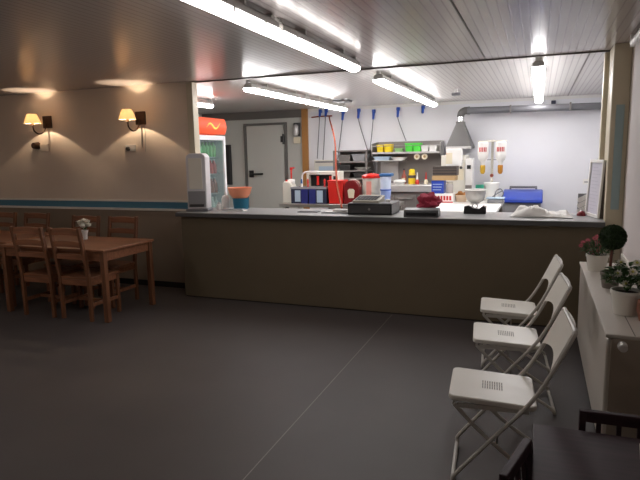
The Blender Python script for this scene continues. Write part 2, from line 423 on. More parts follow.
# ------------------------------------------------------------------ pine tables and chairs
def pine_table(x0, x1, y0, y1, label):
    t = thing('dining_table', label, 'table', ((x0+x1)/2, (y0+y1)/2, 0), 0, 'brown pine dining tables'); w, d = (x1-x0)/2, (y1-y0)/2
    B(-w, w, -d, d, .715, .74).build('tabletop', 'pine', t, .004)
    MB().box(-w+.05, w-.05, -d+.03, -d+.05, .62, .715).box(-w+.05, w-.05, d-.05, d-.03, .62, .715).box(-w+.03, -w+.05, -d+.05, d-.05, .62, .715).box(w-.05, w-.03, -d+.05, d-.05, .62, .715).build('apron', 'pine', t, .002)
    for a in (-1, 1):
        for b in (-1, 1):
            B(a*(w-.04)-.026, a*(w-.04)+.026, b*(d-.04)-.026, b*(d-.04)+.026, 0, .715).build('leg', 'pine_v', t, .004)
    return t
pine_table(-5.36, -3.945, 4.27, 5.05, 'brown pine dining table nearest the bar, white flowers on top')
pine_table(-6.82, -5.42, 4.42, 5.20, 'brown pine dining table cut by the left picture edge')

def pine_chair(loc, rz, label, group):
    # faces +y in local space, backrest at -y
    t = thing('dining_chair', label, 'chair', loc, rz, group)
    for sx in (-1, 1):
        MB().box(sx*.185-.017, sx*.185+.017, .19, .225, 0, .42).build('front_leg', 'pine_v', t, .003).name = 'leg'
        m = MB(); x0, x1 = sx*.19-.017, sx*.19+.017
        m.prism([(-.20, 0), (-.165, 0), (-.165, .45), (-.245, .96), (-.28, .955), (-.20, .45)], 'x', x0, x1)
        m.build('leg', 'pine_v', t, .003)
        B(sx*.187-.01, sx*.187+.01, -.17, .20, .15, .185).build('stretcher', 'pine', t, .002)
    B(-.17, .17, .0, .02, .155, .185).build('stretcher', 'pine', t, .002)
    B(-.205, .205, -.19, .235, .425, .45).build('seat', 'pine', t, .005)
    MB().box(-.17, .17, .195, .215, .365, .425).box(-.17, .17, -.19, -.17, .365, .425).box(-.195, -.175, -.17, .2, .365, .425).box(.175, .195, -.17, .2, .365, .425).build('seat_frame', 'pine', t, .002)
    def rail(z0, z1, arch, name):
        n = 10; pts = []
        for i in range(n+1):
            x = -.18+.36*i/n; pts.append((x, z1+arch*(1-(2*i/n-1)**2)))
        for i in range(n, -1, -1):
            x = -.18+.36*i/n; pts.append((x, z0+arch*.6*(1-(2*i/n-1)**2)))
        zc = (z0+z1)/2; y = -.18-(zc-.45)*.155
        MB().prism(pts, 'y', y-.012, y+.010).build(name, 'pine', t, .002)
    rail(.88, .945, .012, 'top_rail'); rail(.76, .815, .012, 'slat'); rail(.635, .685, .01, 'slat')
    return t
c1 = pine_chair((-4.85, 4.45, 0), .03, 'brown pine chair with its back to the viewer, left of the two', 'pine chairs at the near table side')
dup(c1, (-4.34, 4.46, 0), -.03, 'brown pine chair with its back to the viewer, right of the two, before the flowers', 'pine chairs at the near table side')
BR = 'pine chairs along the wall side'
dup(c1, (-4.50, 4.97, 0), PI, 'brown pine chair on the wall side of the table, nearest the bar', BR)
dup(c1, (-5.05, 4.97, 0), PI, 'brown pine chair on the wall side of the table, behind the white flowers', BR)
dup(c1, (-6.0, 5.12, 0), PI, 'brown pine chair on the wall side, just left of the nearer back-turned chairs', BR)
dup(c1, (-6.57, 5.12, 0), PI, 'brown pine chair on the wall side, cut by the left picture edge', BR)

# vase of white flowers
v = thing('flower_vase', 'small white vase of white flowers on the pine table', 'vase', (-4.71, 4.84, .74))
MB().lathe([(0, 0), (.026, 0), (.024, .02), (.030, .07), (.042, .105), (.039, .105), (.027, .07), (.02, .02), (0, .015)], n=20).build('vase_body', 'white', v)
f = MB()
for k in range(22):
    a = random.random()*6.28; f.leaf((0, 0, .09), (math.cos(a)*.7, math.sin(a)*.7, 1), (0, 0, 1), .075, .025)
f.build('leaves', 'leaf', v)
for k in range(11):
    a = k*2.4; r = .012+.046*math.sqrt(k/11); p = Vector((math.cos(a)*r, math.sin(a)*r, .205-.9*r+.035*(k % 2)+random.uniform(-.01, .012)))
    m = MB().cyl((0, 0, .09), p, .0025, n=5)
    m.ball(p, .03, (1, 1, .75), 1)
    for q in range(6): m.leaf(p, (math.cos(q), math.sin(q), .35), (0, 0, 1), .044, .03)
    m.build('flower_head', 'petal', v)

# ------------------------------------------------------------------ white folding chairs (face -x)
def folding_chair(loc, rz, label):
    t = thing('folding_chair', label, 'chair', loc, rz, 'white folding chairs')
    # seat with a rounded outline
    def rr(x0, x1, y0, y1, r, n=6):
        o = []
        for cx, cy, a0 in ((x1-r, y1-r, 0), (x0+r, y1-r, PI/2), (x0+r, y0+r, PI), (x1-r, y0+r, 1.5*PI)):
            for i in range(n+1): a = a0+PI/2*i/n; o.append((cx+r*math.cos(a), cy+r*math.sin(a)))
        return o
    tilt = Matrix.Translation((0, 0, .455)) @ Matrix.Rotation(.05, 4, 'Y') @ Matrix.Translation((0, 0, -.455))
    m_ = MB().prism(rr(-.20, .205, -.19, .19, .035), 'z', .428, .455); bmesh.ops.transform(m_.bm, matrix=tilt, verts=m_.bm.verts)
    st = m_.build('seat', 'white_paint', t, .006)
    sl = MB()
    for i in range(9):
        for j in range(3):
            x = -.045+.0115*i; y = -.05+.034*j
            sl.box(x, x+.005, y+.001, y+.030, .4553, .4559)
    bmesh.ops.transform(sl.bm, matrix=tilt, verts=sl.bm.verts); sl.build('seat_slots', 'slot', st, smooth=False)
    W = .207
    side = [(-.135, .20), (-.04, .325), (.09, .425), (.195, .51), (.265, .63), (.325, .775)]
    pts = [(-.175, -W+.03, .014), (-.172, -W+.004, .03)] + [(-.168, -W, .055)] + [(x, -W, z) for x, z in [(-.11, .13), (.03, .30), (.17, .47), (.25, .61), (.338, .80)]]
    pts += [(.344, -W+.012, .815), (.348, -W+.04, .822)]
    full = pts + [(x, -y, z) for x, y, z in pts[::-1]] + [(-.175, 0, .014), pts[0]]
    MB().tube(full, .0105, 8, 4).build('back_frame', 'tube_white', t)
    # backrest board follows the tubes, hollow lower edge
    bm = MB(); n = 12; grid = []
    for side_ in (0, 1):
        rows = []
        for j in range(7):
            row = []
            for i in range(n+1):
                y = -W+.006+(2*W-.012)*i/n; s_ = 2*i/n-1
                lo = .63+.035*(1-s_*s_); hi = .828-.02*abs(s_)**6
                z = lo+(hi-lo)*j/6
                x = .252+(z-.61)*.45+.014*(1-s_*s_)+(0 if side_ else -.012)
                row.append(bm.bm.verts.new((x, y, z)))
            rows.append(row)
        grid.append(rows)
    for g in grid:
        for j in range(6):
            for i in range(n): bm.bm.faces.new((g[j][i], g[j][i+1], g[j+1][i+1], g[j+1][i]))
    a, b = grid
    for i in range(n):
        bm.bm.faces.new((a[0][i], a[0][i+1], b[0][i+1], b[0][i])); bm.bm.faces.new((a[6][i], a[6][i+1], b[6][i+1], b[6][i]))
    for j in range(6):
        bm.bm.faces.new((a[j][0], a[j+1][0], b[j+1][0], b[j][0])); bm.bm.faces.new((a[j][n], a[j+1][n], b[j+1][n], b[j][n]))
    bm.build('backrest', 'white_paint', t)
    V = .178
    pr = [(-.175, -V, .418), (-.05, -V, .29), (.12, -V, .15), (.27, -V, .05), (.292, -V+.004, .022), (.297, -V+.03, .014)]
    MB().tube(pr+[(.297, 0, .014)]+[(x, -y, z) for x, y, z in pr[::-1]], .0105, 8, 4).build('rear_leg_frame', 'tube_white', t)
    MB().cyl((-.175, -V, .418), (-.175, V, .418), .008, n=10).cyl((.13, -W, .42), (.13, W, .42), .008, n=10).build('cross_bar', 'tube_white', t)
    for s in (-1, 1):
        MB().box(-.16, .17, s*.183-.004, s*.183+.004, .405, .428).build('seat_bracket', 'tube_white', t)
        MB().cyl((.03, s*.17, .235), (.03, s*.215, .30), .006, n=8).build('pivot', 'steel', t)
    return t
folding_chair((-.183, 2.815, 0), .075, 'white folding chair nearest the viewer, at the front of the row')
folding_chair((-.165, 3.70, 0), .09, 'white folding chair in the middle of the row')
folding_chair((-.183, 4.405, 0), .07, 'white folding chair farthest from the viewer, nearest the bar')

# ------------------------------------------------------------------ low dark table and chairs
t = thing('low_table', 'low black-brown table in the lower right corner', 'table', (.30, 1.95, 0))
B(-.284, .34, -.42, .41, .478, .50).build('tabletop', 'black_brown', t, .004)
MB().box(-.25, .31, -.39, -.37, .41, .478).box(-.25, .31, .36, .38, .41, .478).box(-.25, -.23, -.37, .36, .41, .478).box(.29, .31, -.37, .36, .41, .478).build('apron', 'black_brown', t)
for a in (-.245, .30):
    for b in (-.38, .37): B(a-.02, a+.02, b-.02, b+.02, 0, .478).build('leg', 'black_brown', t, .003)
def small_chair(loc, rz, label):
    t = thing('low_chair', label, 'chair', loc, rz, 'low black-brown chairs')
    w = .15
    for sx in (-1, 1):
        B(sx*(w-.015)-.014, sx*(w-.015)+.014, .10, .13, 0, .28).build('leg', 'black_brown', t, .002)
        MB().prism([(-.13, 0), (-.10, 0), (-.10, .28), (-.125, .54), (-.152, .54), (-.13, .28)], 'x', sx*(w-.013)-.013, sx*(w-.013)+.013).build('leg', 'black_brown', t, .002)
    B(-w, w, -.13, .14, .28, .30).build('seat', 'black_brown', t, .003)
    B(-w, w, -.157, -.127, .502, .55).build('top_rail', 'black_brown', t, .004)
    for k in (-.075, 0, .075):
        MB().prism([(-.122, .30), (-.108, .30), (-.130, .51), (-.145, .51)], 'x', k-.009, k+.009).build('slat', 'black_brown', t)
    B(-w+.03, w-.03, -.128, -.112, .33, .36).build('lower_rail', 'black_brown', t)
    return t
small_chair((.10, 1.945, 0), -PI/2-.25, 'low black-brown chair at the left side of the low table, back rail seen')
small_chair((.347, 2.31, 0), PI+.02, 'low black-brown slatted chair at the far side of the low table')
t = thing('cream_cup', 'pale cream cup on the low dark table at the right picture edge', 'cup', (.405, 2.15, .50))
MB().lathe([(0, 0), (.026, 0), (.034, .075), (.031, .075), (.024, .006), (0, .006)], n=20).build('cup_body', 'cream', t)

# ------------------------------------------------------------------ radiator, blind and pots
t = thing('radiator', 'white panel radiator with flat top along the right wall', 'radiator', (.50, 3.985, .02))
B(-.155, -.10, -.975, .975, .06, .672).build('front_panel', 'radiator', t, .012)
B(.08, .135, -.965, .965, .06, .672).build('rear_panel', 'radiator', t, .01)
for y in (-.9785, .9785): B(-.135, .12, y-.0065, y+.0065, .07, .68).build('side_panel', 'radiator_side', t, .003)
tp = B(-.162, .14, -.988, .988, .68, .70).build('top_grille', 'radiator', t, .004)
g = MB()
g.box(-.035, -.030, -.985, .985, .7002, .7008)
g.box(.055, .06, -.985, .985, .7002, .7008)
g.build('grille_line', 'groove', tp, smooth=False)
for y in (-.85, .85): B(-.08, .06, y-.02, y+.02, -.02, .10).build('foot', 'radiator_side', t)
B(.135, .195, -.6, .6, .3, .36).build('wall_bracket', 'steel', t)
vv = MB().cyl((-.09, -.985, .655), (-.09, -1.02, .655), .014).cyl((-.09, -1.02, .655), (-.09, -1.055, .655), .023, .02).cyl((-.09, -1.055, .655), (-.09, -1.062, .655), .016).build('valve', 'valve_metal', t)

t = thing('roller_blind', 'pale roller blind pulled down on the right wall above the radiator', 'blind', (.66, 3.2, 2.45))
MB().cyl((0, -1.9, -.005), (0, 1.93, -.005), .035, n=24).build('tube', 'white', t)
B(-.002, .002, -1.85, 1.87, -1.68, -.0).build('fabric', 'blind', t)
B(-.012, .012, -1.85, 1.87, -1.70, -1.665).build('bottom_bar', 'white_paint', t, .004)
for y in (-1.9, 1.93): B(-.03, .038, y-.008, y+.008, -.04, .05).build('bracket', 'white', t)

def pot(name, label, loc, r, h, m):
    t = thing(name, label, 'potted plant', loc)
    MB().lathe([(0, 0), (r*.78, 0), (r*.80, .006), (r*.97, h-.022), (r*1.03, h-.020), (r*1.03, h), (r*.95, h), (r*.93, h-.02), (r*.76, .01), (0, .01)], n=32).build('pot', m, t)
    MB().lathe([(0, h-.022), (r*.93, h-.02)], n=24).build('soil', 'soil', t)
    return t
def foliage(n, h, rad, z0, L, w, seed):
    random.seed(seed); m = MB()
    for k in range(n):
        a = random.random()*2*PI; rr_ = rad*math.sqrt(random.random()); z = z0+h*random.random()**.8*(1-.45*(rr_/rad)**2)
        m.leaf((math.cos(a)*rr_, math.sin(a)*rr_, z), (math.cos(a)+random.uniform(-.6, .6), math.sin(a)+random.uniform(-.6, .6), random.uniform(-.25, .9)), (0, 0, 1), L*random.uniform(.7, 1.2), w*random.uniform(.7, 1.2))
    for k in range(12):
        a = k*.53; m.cyl((0, 0, z0-.03), (math.cos(a)*rad*.6, math.sin(a)*rad*.6, z0+h*.55), .002, n=5)
    return m
def daisy(p, r, d):
    m = MB(); p = Vector(p); d = Vector(d).normalized(); x = d.orthogonal().normalized(); y = d.cross(x)
    for ring, (rr_, tilt) in enumerate(((r, .25), (r*.75, .7))):
        for k in range(10):
            a = 2*PI*(k+.5*ring)/10; o = x*math.cos(a)+y*math.sin(a)
            m.leaf(p, o+d*tilt, d, rr_, r*.55)
    return m
pp = pot('pink_flower_pot', 'pink flowers in a white pot at the far end of the radiator', (.435, 4.63, .72), .077, .125, 'white_paint')
foliage(170, .11, .085, .125, .05, .02, 3).build('foliage', 'leaf', pp)
random.seed(5)
for p in ((-.115, -.01, .185), (-.10, .03, .205), (-.025, -.02, .245), (-.005, .02, .255), (.02, 0, .215), (-.07, .0, .225)):
    m = daisy(p, .022, (p[0], -.6, .6)); m.ball(p, .012, sub=1); m.cyl((p[0]*.3, p[1]*.3, .12), p, .0022, n=5); m.build('flower_head', 'pink', pp)
tp_ = pot('topiary', 'clipped ball topiary on a red-brown stem in a small grey pot', (.466, 4.06, .72), .062, .105, 'grey_pot')
MB().tube([(0, 0, .08), (-.004, 0, .16), (.002, 0, .28)], .009, 8).build('trunk', 'stem', tp_)
m = MB(); m.ball((0, 0, .335), .072, sub=3)
random.seed(9)
for k in range(1500):
    d = Vector((random.gauss(0, 1), random.gauss(0, 1), random.gauss(0, 1))).normalized()
    q = d+Vector((random.uniform(-.5, .5), random.uniform(-.5, .5), random.uniform(-.5, .5)))
    m.leaf(Vector((0, 0, .335))+d*.07, q, d, .018, .009)
m.build('foliage', 'leaf2', tp_)
wp = pot('white_flower_pot', 'white flowers in a ribbed white pot, nearest on the radiator', (.478, 3.42, .72), .08, .135, 'white_paint')
foliage(300, .12, .10, .155, .055, .03, 11).build('foliage', 'leaf', wp)
for p in ((-.06, -.07, .235), (-.02, -.09, .185), (.01, -.08, .25), (.05, -.09, .20), (.09, -.05, .24), (-.09, -.02, .20), (-.035, .02, .28), (.04, .0, .285), (.11, .02, .215)):
    h = daisy(p, .026, (p[0], -.8+p[1], .7)).build('flower_head', 'petal', wp)
    MB().ball((p[0], p[1]-.003, p[2]+.004), .009, sub=1).build('flower_heart', 'flower_mid', h)
t = thing('terracotta_pot', 'brownish pot at the right picture edge beside the white flowers', 'pot', (.565, 3.30, .72))
MB().lathe([(0, 0), (.04, 0), (.055, .06), (.05, .11), (.042, .11), (.045, .06), (0, .012)], n=24).build('pot', 'terra', t)

# ------------------------------------------------------------------ on the bar
t = thing('napkin_dispenser', 'tall grey dispenser with a pale window at the left end of the bar', 'dispenser', (-3.715, 5.64, 1.0), .25)
def rrect(x0, x1, z0, z1, r, n=8, bottom=True):
    o = []
    for cx, cz, a0, rr_ in ((x1-r, z1-r, 0, r), (x0+r, z1-r, PI/2, r), (x0+.01, z0+.01, PI, .01), (x1-.01, z0+.01, 1.5*PI, .01)):
        for i in range(n+1): a = a0+PI/2*i/n; o.append((cx+rr_*math.cos(a), cz+rr_*math.sin(a)))
    return o
MB().prism(rrect(-.118, .118, .03, .67, .06), 'y', -.08, .09).build('case', 'disp_grey', t, .012, seg=3)
B(-.085, .075, -.088, -.079, .26, .615).build('window', 'disp_window', t, .012)
B(-.105, .105, -.087, -.079, .05, .235).build('lower_front', 'grey_plastic', t, .012)
B(-.085, .085, -.10, -.085, .055, .085).build('slot_lip', 'char', t, .004)
B(-.135, .135, -.10, .10, 0, .03).build('base', 'grey_dark', t, .008)

t = thing('squeeze_bottle', 'white squeeze bottle on the bar between the grey dispenser and the orange bowl', 'bottle', (-3.53, 5.92, 1.0))
MB().lathe([(0, 0), (.048, 0), (.05, .01), (.05, .12), (.034, .155), (.016, .165), (0, .165)], n=20).build('bottle_body', 'white', t)
MB().lathe([(.016, .163), (.015, .18), (.006, .215), (.004, .225), (0, .226)], n=14).build('nozzle', 'white', t)
t = thing('salt_shaker', 'small white shaker low on the bar right of the grey dispenser', 'shaker', (-3.555, 5.81, 1.0))
MB().lathe([(0, 0), (.036, 0), (.036, .045), (.022, .07), (0, .075)], n=18).build('shaker_body', 'paper', t)
MB().lathe([(.021, .072), (.018, .088), (0, .092)], n=16).build('shaker_cap', 'steel', t)
t = thing('plastic_tub', 'teal tub on the bar holding up the orange bowl', 'tub', (-3.34, 5.96, 1.0))
MB().lathe([(0, 0), (.088, 0), (.10, .125), (.104, .13), (.094, .13), (.084, .008), (0, .008)], n=28).build('tub_body', 'teal', t)
t = thing('mixing_bowl', 'orange plastic bowl stacked on the teal tub', 'bowl', (-3.35, 5.96, 1.131))
MB().lathe([(0, 0), (.09, 0), (.125, .05), (.145, .12), (.152, .125), (.138, .122), (.118, .05), (.085, .01), (0, .01)], n=32).build('bowl_body', 'orange_plastic', t)
MB().lathe([(0, .085), (.10, .095), (.125, .085)], n=24).build('bowl_contents', 'orange_plastic', t)
t = thing('folded_cloth', 'flat grey-white cloth lying on the bar below the orange bowl', 'cloth', (-3.28, 5.70, 1.0))
B(-.16, .14, -.05, .05, 0, .012).build('cloth_fold', 'paper', t, .004); B(-.15, .13, -.045, .045, .012, .022).build('cloth_fold', 'grey_plastic', t, .004)

def flat_tray(name, label, loc, w, d, rz, m, top):
    t = thing(name, label, 'tray' if name == 'coin_tray' else 'paper', loc, rz)
    B(-w, w, -d, d, 0, .008).build('sheet', m, t, .002)
    if top: B(-w+.02, w-.02, -d+.02, d-.02, .008, .011).build('inlay', top, t)
    return t
flat_tray('coin_tray', 'small dark tray lying flat on the bar, left of the papers', (-2.37, 5.76, 1.0), .115, .075, .1, 'char', 'grey_dark')
flat_tray('paper_stack', 'dark folder with white papers lying on the bar left of the register', (-2.03, 5.72, 1.0), .15, .085, .05, 'char', None)
t = thing('loose_papers', 'white papers resting on the dark folder beside the register', 'paper', (-2.02, 5.74, 1.008))
MB().box(-.14, .13, -.05, .07, 0, .006, Matrix.Rotation(.12, 4, 'Z')).build('sheet', 'paper', t); MB().box(-.06, .11, -.03, .05, .006, .03, Matrix.Rotation(-.2, 4, 'Z')).build('sheet', 'paper', t, .01)

t = thing('cash_register', 'black cash register with a beige keyboard on the bar', 'cash register', (-1.62, 5.75, 1.0), .02)
B(-.235, .235, -.19, .19, 0, .115).build('drawer_case', 'black', t, .008)
dr = B(-.22, .22, -.197, -.188, .018, .098).build('drawer_front', 'char', t, .003)
MB().cyl((0, -.197, .06), (0, -.203, .06), .012).build('lock', 'steel', dr)
kb = MB().prism([(-.16, .115), (.12, .115), (.12, .185), (-.16, .145)], 'x', -.19, .09).build('keyboard_case', 'keyb', t, .006)
m = MB()
for i in range(7):
    for j in range(4):
        y = -.13+.05*j; z = .15+(y+.16)*.143
        m.box(-.17+.034*i, -.17+.034*i+.026, y, y+.036, z-.008, z+.006)
m.build('keys', 'grey_dark', kb, smooth=False)
B(-.235, .235, -.185, .185, .115, .122).build('case_lid', 'grey_dark', t, .003)
t = thing('paper_cup', 'white paper cups on the register lid at its right end', 'cup', (-1.46, 5.72, 1.122))
MB().lathe([(0, 0), (.022, 0), (.028, .025), (.025, .03), (0, .03)], n=16).build('cup_body', 'paper', t)

t = thing('card_screen', 'low dark grey till display box under the burgundy cloth', 'display', (-1.065, 5.52, 1.0), .02)
MB().prism([(-.075, 0), (.09, 0), (.09, .045), (.06, .085), (-.055, .07)], 'x', -.17, .17).build('case', 'char', t, .006)
B(-.15, .15, -.078, -.066, .018, .05).build('screen', 'black', t, .002)
# burgundy cloth bundle
t = thing('dish_cloth', 'crumpled burgundy cloth heaped behind the till display', 'cloth', (-1.04, 5.74, 1.0))
m = MB(); m.ball((0, 0, .10), .115, (1, .75, .95), 4)
random.seed(21)
from mathutils import noise as mn
for vtx in m.bm.verts:
    q = vtx.co*13; dsp = .82+.55*mn.noise(q)+.45*abs(mn.noise(q*2.1))
    vtx.co = Vector((vtx.co.x*dsp*1.05, vtx.co.y*dsp, .10+(vtx.co.z-.10)*dsp)); vtx.co.z = max(.002, vtx.co.z)
m.build('cloth_bundle', 'claret', t)

t = thing('tape_dispenser', 'black tape dispenser on the bar in front of the metal bowl', 'dispenser', (-.595, 5.90, 1.0), .03)
MB().prism([(-.11, 0), (.11, 0), (.11, .06), (.085, .085), (.04, .05), (-.02, .06), (-.06, .085), (-.105, .075)], 'y', -.04, .04).build('case', 'black', t, .004)
MB().lathe([(.018, -.015), (.032, -.015), (.032, .015), (.018, .015), (.018, -.015)], n=24).build('tape_roll', 'clear', t)
o = t.children[-1]; o.rotation_euler = (PI/2, 0, 0); o.location = (.0, 0, .078)
B(.085, .112, -.025, .025, .06, .078).build('cutter', 'steel', t)

# white towel on the bar
t = thing('tea_towel', 'crumpled white towel spread on the bar near its right end', 'towel', (.04, 5.76, 1.0), -.05)
m = MB(); nx, ny = 44, 20; vs = []
for i in range(nx+1):
    for j in range(ny+1):
        x = -.27+.54*i/nx; y = -.13+.25*j/ny
        e = max(0, min(1, min(i, nx-i, )/5)); e2 = max(0, min(1, min(j, ny-j)/4))
        z = .004+e*e2*(.03+.075*max(0, mn.noise(Vector((x*9, y*10, 2.3))))+.03*abs(mn.noise(Vector((x*24, y*26, 7)))))*(1.25-.9*max(0, x/.27))
        vs.append(m.bm.verts.new((x+.02*mn.noise(Vector((y*8, 1, x*3))), y+.02*mn.noise(Vector((x*7, 4, 0))), z)))
for i in range(nx):
    for j in range(ny): m.bm.faces.new((vs[i*(ny+1)+j], vs[(i+1)*(ny+1)+j], vs[(i+1)*(ny+1)+j+1], vs[i*(ny+1)+j+1]))
o = m.build('towel_cloth', 'paper', t); sm = o.modifiers.new('thick', 'SOLIDIFY'); sm.thickness = .003; sm.offset = 1

# framed menu board leaning at the right end
t = thing('menu_frame', 'white framed menu with dark back standing at the right end of the bar', 'picture frame', (.488, 5.80, 1.0027))
t.rotation_euler = (0, 0, math.atan2(-.33, .084))
# local x runs along the board towards the viewer, local -y faces the room's left
lean = Matrix.Rotation(math.radians(-3.0), 4, 'X')
def LB(m, *a): return m.box(*a, T=lean)
m = MB(); LB(m, -.17, -.145, -.02, .0, .0, .53); LB(m, .145, .17, -.02, .0, .0, .53); LB(m, -.145, .145, -.02, .0, .50, .53); LB(m, -.145, .145, -.02, .0, .0, .03); m.build('frame', 'white', t, .003)
m = MB(); LB(m, -.17, .17, 0, .05, .0, .525); m.build('back_board', 'dark_crate', t, .002)
m = MB(); LB(m, -.145, .145, -.006, -.001, .03, .50); pg = m.build('page', 'page', t)
m = MB()
for k in range(13):
    LB(m, -.11, .02+.07*((k*7) % 3)/2, -.0072, -.006, .455-.032*k, .463-.032*k)
m.build('print_lines', 'print_grey', pg, smooth=False)
t = thing('counter_bell', 'small dark red bell at the foot of the menu frame', 'bell', (.395, 5.90, 1.0))
MB().lathe([(0, 0), (.04, 0), (.042, .01), (.036, .03), (.018, .045), (0, .048)], n=20).build('bell_dome', 'burgundy', t)
MB().cyl((0, 0, .046), (0, 0, .064), .006).build('button', 'chrome', t)
t = thing('leaflet_rack', 'grey leaflet rack with slanting white sheets beside the menu frame', 'rack', (.415, 6.04, 1.0))
B(-.045, .05, .028, .036, 0, .20).box(-.045, .05, -.03, .036, 0, .01).build('rack_frame', 'grey_dark', t)
for k, z in enumerate((.03, .085, .14)):
    MB().box(-.055, .05, -.006, .006, -.022, .022, Matrix.Translation((0, .008, z+.015)) @ Matrix.Rotation(math.radians(-28), 4, 'Y')).build('leaflet', 'paper', t)

# ------------------------------------------------------------------ orange strap and sockets with cables
t = thing('orange_strap', 'orange cable slanting from the back wall down to the bar', 'cable')
MB().tube([(-3.72, 10.27, 2.36), (-3.705, 10.1, 2.31), (-3.14, 8.8, 1.86), (-2.48, 7.0, 1.29), (-2.09, 6.06, 1.02)], .013, 8).build('cable', 'orange', t)
MB().tube([(-4.14, 10.285, 2.35), (-3.95, 10.285, 2.36), (-3.72, 10.27, 2.36)], .012, 8).build('wall_run', 'orange', t)
def plug(x, z, end, label, drop=.2):
    t = thing('power_socket', label, 'socket', (x, 10.3, z), 0, 'blue sockets high on the kitchen wall')
    B(-.03, .03, -.05, 0, .03, .09).build('socket_box', 'plug_blue', t, .006)
    MB().cyl((0, -.04, .04), (0, -.075, -.09*drop/.2), .027, .02, 14).build('plug_body', 'plug_blue', t)
    if end:
        p0 = Vector((0, -.075, -.09*drop/.2)); p1 = Vector(end)-Vector((x, 10.3, z))
        MB().tube([p0, p0*.7+p1*.3+Vector((0, 0, -.02)), p1], .009, 6).build('cable', 'grey_dark', t)
plug(-3.95, 2.40, (-4.02, 10.24, 1.56), 'small blue socket beside the wood strip, leftmost of the row', .1)
plug(-3.83, 2.40, (-3.90, 10.24, 1.53), 'small blue socket second from the wood strip', .1)
plug(-3.49, 2.36, (-3.60, 10.24, 1.55), 'blue socket above the white wall box')
plug(-3.18, 2.38, (-3.00, 10.22, 1.70), 'blue socket left of the pair with cables meeting at the tray shelf')
plug(-2.89, 2.35, (-2.95, 10.22, 1.70), 'blue socket whose cable drops straight to the tray shelf')
plug(-2.43, 2.37, (-2.27, 10.22, 1.85), 'blue socket with a cable to the container rack')
plug(-1.975, 2.38, None, 'rightmost blue socket, without a cable', .1)

# ------------------------------------------------------------------ island behind the bar, left
t = thing('work_table', 'steel work table behind the bar carrying the red boxes', 'table', (-2.8, 8.1, 0))
B(-.90, .90, -.32, .36, .85, .90).build('tabletop', 'steel', t, .004)
B(-.85, .85, -.28, .32, .22, .25).build('lower_shelf', 'steel', t, .003)
for a in (-.84, .84):
    for b in (-.27, .31): B(a-.02, a+.02, b-.02, b+.02, 0, .85).build('leg', 'steel', t)
t = thing('jerry_can', 'white jerry can with a red cap, leftmost on the steel work table', 'can', (-3.60, 7.96, .90))
MB().prism([(-.08, 0), (.08, 0), (.08, .27), (.04, .33), (-.05, .33), (-.08, .30)], 'y', -.09, .09).build('can_body', 'offwhite', t, .015, seg=3)
B(-.01, .08, -.05, .05, .30, .36).build('handle', 'white', t, .012)
MB().cyl((-.03, 0, .33), (-.03, 0, .355), .028).build('cap', 'red', t)
t = thing('dispenser_bottle', 'slim bottle with a red pump rising behind the jerry can', 'bottle', (-3.66, 8.18, .90))
MB().lathe([(0, 0), (.045, 0), (.045, .26), (.015, .33), (.012, .36), (0, .36)], n=18).build('bottle_body', 'offwhite', t)
MB().cyl((0, 0, .36), (0, 0, .50), .011).cyl((0, 0, .50), (0, 0, .54), .022).cyl((0, 0, .53), (.06, 0, .53), .009).build('pump', 'red', t)
def crate(x, label):
    t = thing('storage_crate', label, 'crate', (x, 7.97, .90), 0, 'navy crates on the work table')
    m = MB().box(-.14, .14, -.14, -.13, 0, .24).box(-.14, .14, .13, .14, 0, .24).box(-.14, -.13, -.13, .13, 0, .24).box(.13, .14, -.13, .13, 0, .24).box(-.13, .13, -.13, .13, 0, .01)
    m.build('crate_body', 'navy_dark', t)
    m = MB().box(-.145, .145, -.147, -.13, .222, .25).box(-.145, .145, .13, .147, .222, .25).box(-.145, -.13, -.13, .13, .222, .25).box(.13, .145, -.13, .13, .222, .25)
    m.build('rim', 'grey_plastic', t)
    return t
ca = crate(-3.375, 'navy crate on the steel work table beside the jerry can')
B(-.075, .015, -.146, -.14, .03, .20).build('label_sheet', 'sheet', ca); B(.03, .138, -.145, -.139, .0, .22).build('blue_front', 'navy', ca)
cb = crate(-3.082, 'navy crate on the steel work table beside the bright red box')
B(-.01, .085, -.146, -.14, .02, .20).build('label_sheet', 'sheet', cb); B(-.138, -.03, -.145, -.139, .0, .22).build('blue_front', 'navy', cb)
for x, m_, lb, cat in ((-3.40, 'lid_blue', 'small blue-topped bottle standing in the left navy crate', 'bottle'), (-3.295, 'red', 'red-topped bottle in the left navy crate', 'bottle'), (-3.02, 'red', 'red-topped bottle in the right navy crate', 'bottle')):
    t = thing('sauce_bottle', lb, cat, (x, 7.98, .911), 0, 'bottles in the navy crates')
    MB().lathe([(0, 0), (.03, 0), (.03, .20), (.013, .25), (.012, .29), (0, .29)], n=16).build('bottle_body', 'redprint' if m_ == 'red' else 'white', t)
    MB().lathe([(.015, .285), (.015, .33), (.009, .355), (0, .356)], n=12).build('bottle_cap', m_, t)
t = thing('water_tap', 'white swan-neck tap pipe rising behind the left navy crate', 'tap', (-3.46, 8.145, .90))
MB().tube([(0, 0, 0), (0, 0, .36), (.02, 0, .44), (.10, -.01, .47), (.28, -.01, .47)], .014, 8).build('spout', 'white', t); MB().cyl((0, 0, 0), (0, 0, .03), .03).build('base', 'white', t)
t = thing('coffee_machine', 'white counter appliance with a dark front behind the navy crates', 'appliance', (-3.17, 8.30, .90))
MB().box(-.23, .30, -.02, .14, 0, .47).box(-.23, -.19, -.12, -.02, 0, .47).box(.19, .30, -.12, -.02, 0, .47).box(-.19, .19, -.12, -.02, 0, .20).box(-.19, .19, -.12, -.02, .42, .47).build('case', 'offwhite', t, .006)
B(-.19, .19, -.03, -.02, .20, .42).build('dark_front', 'dark', t)
for x in (-.05, .16): MB().cyl((x, -.09, .26), (x, -.09, .40), .022).build('red_knob', 'red', t)
B(.22, .26, -.128, -.12, .30, .40).build('switch_panel', 'black', t)
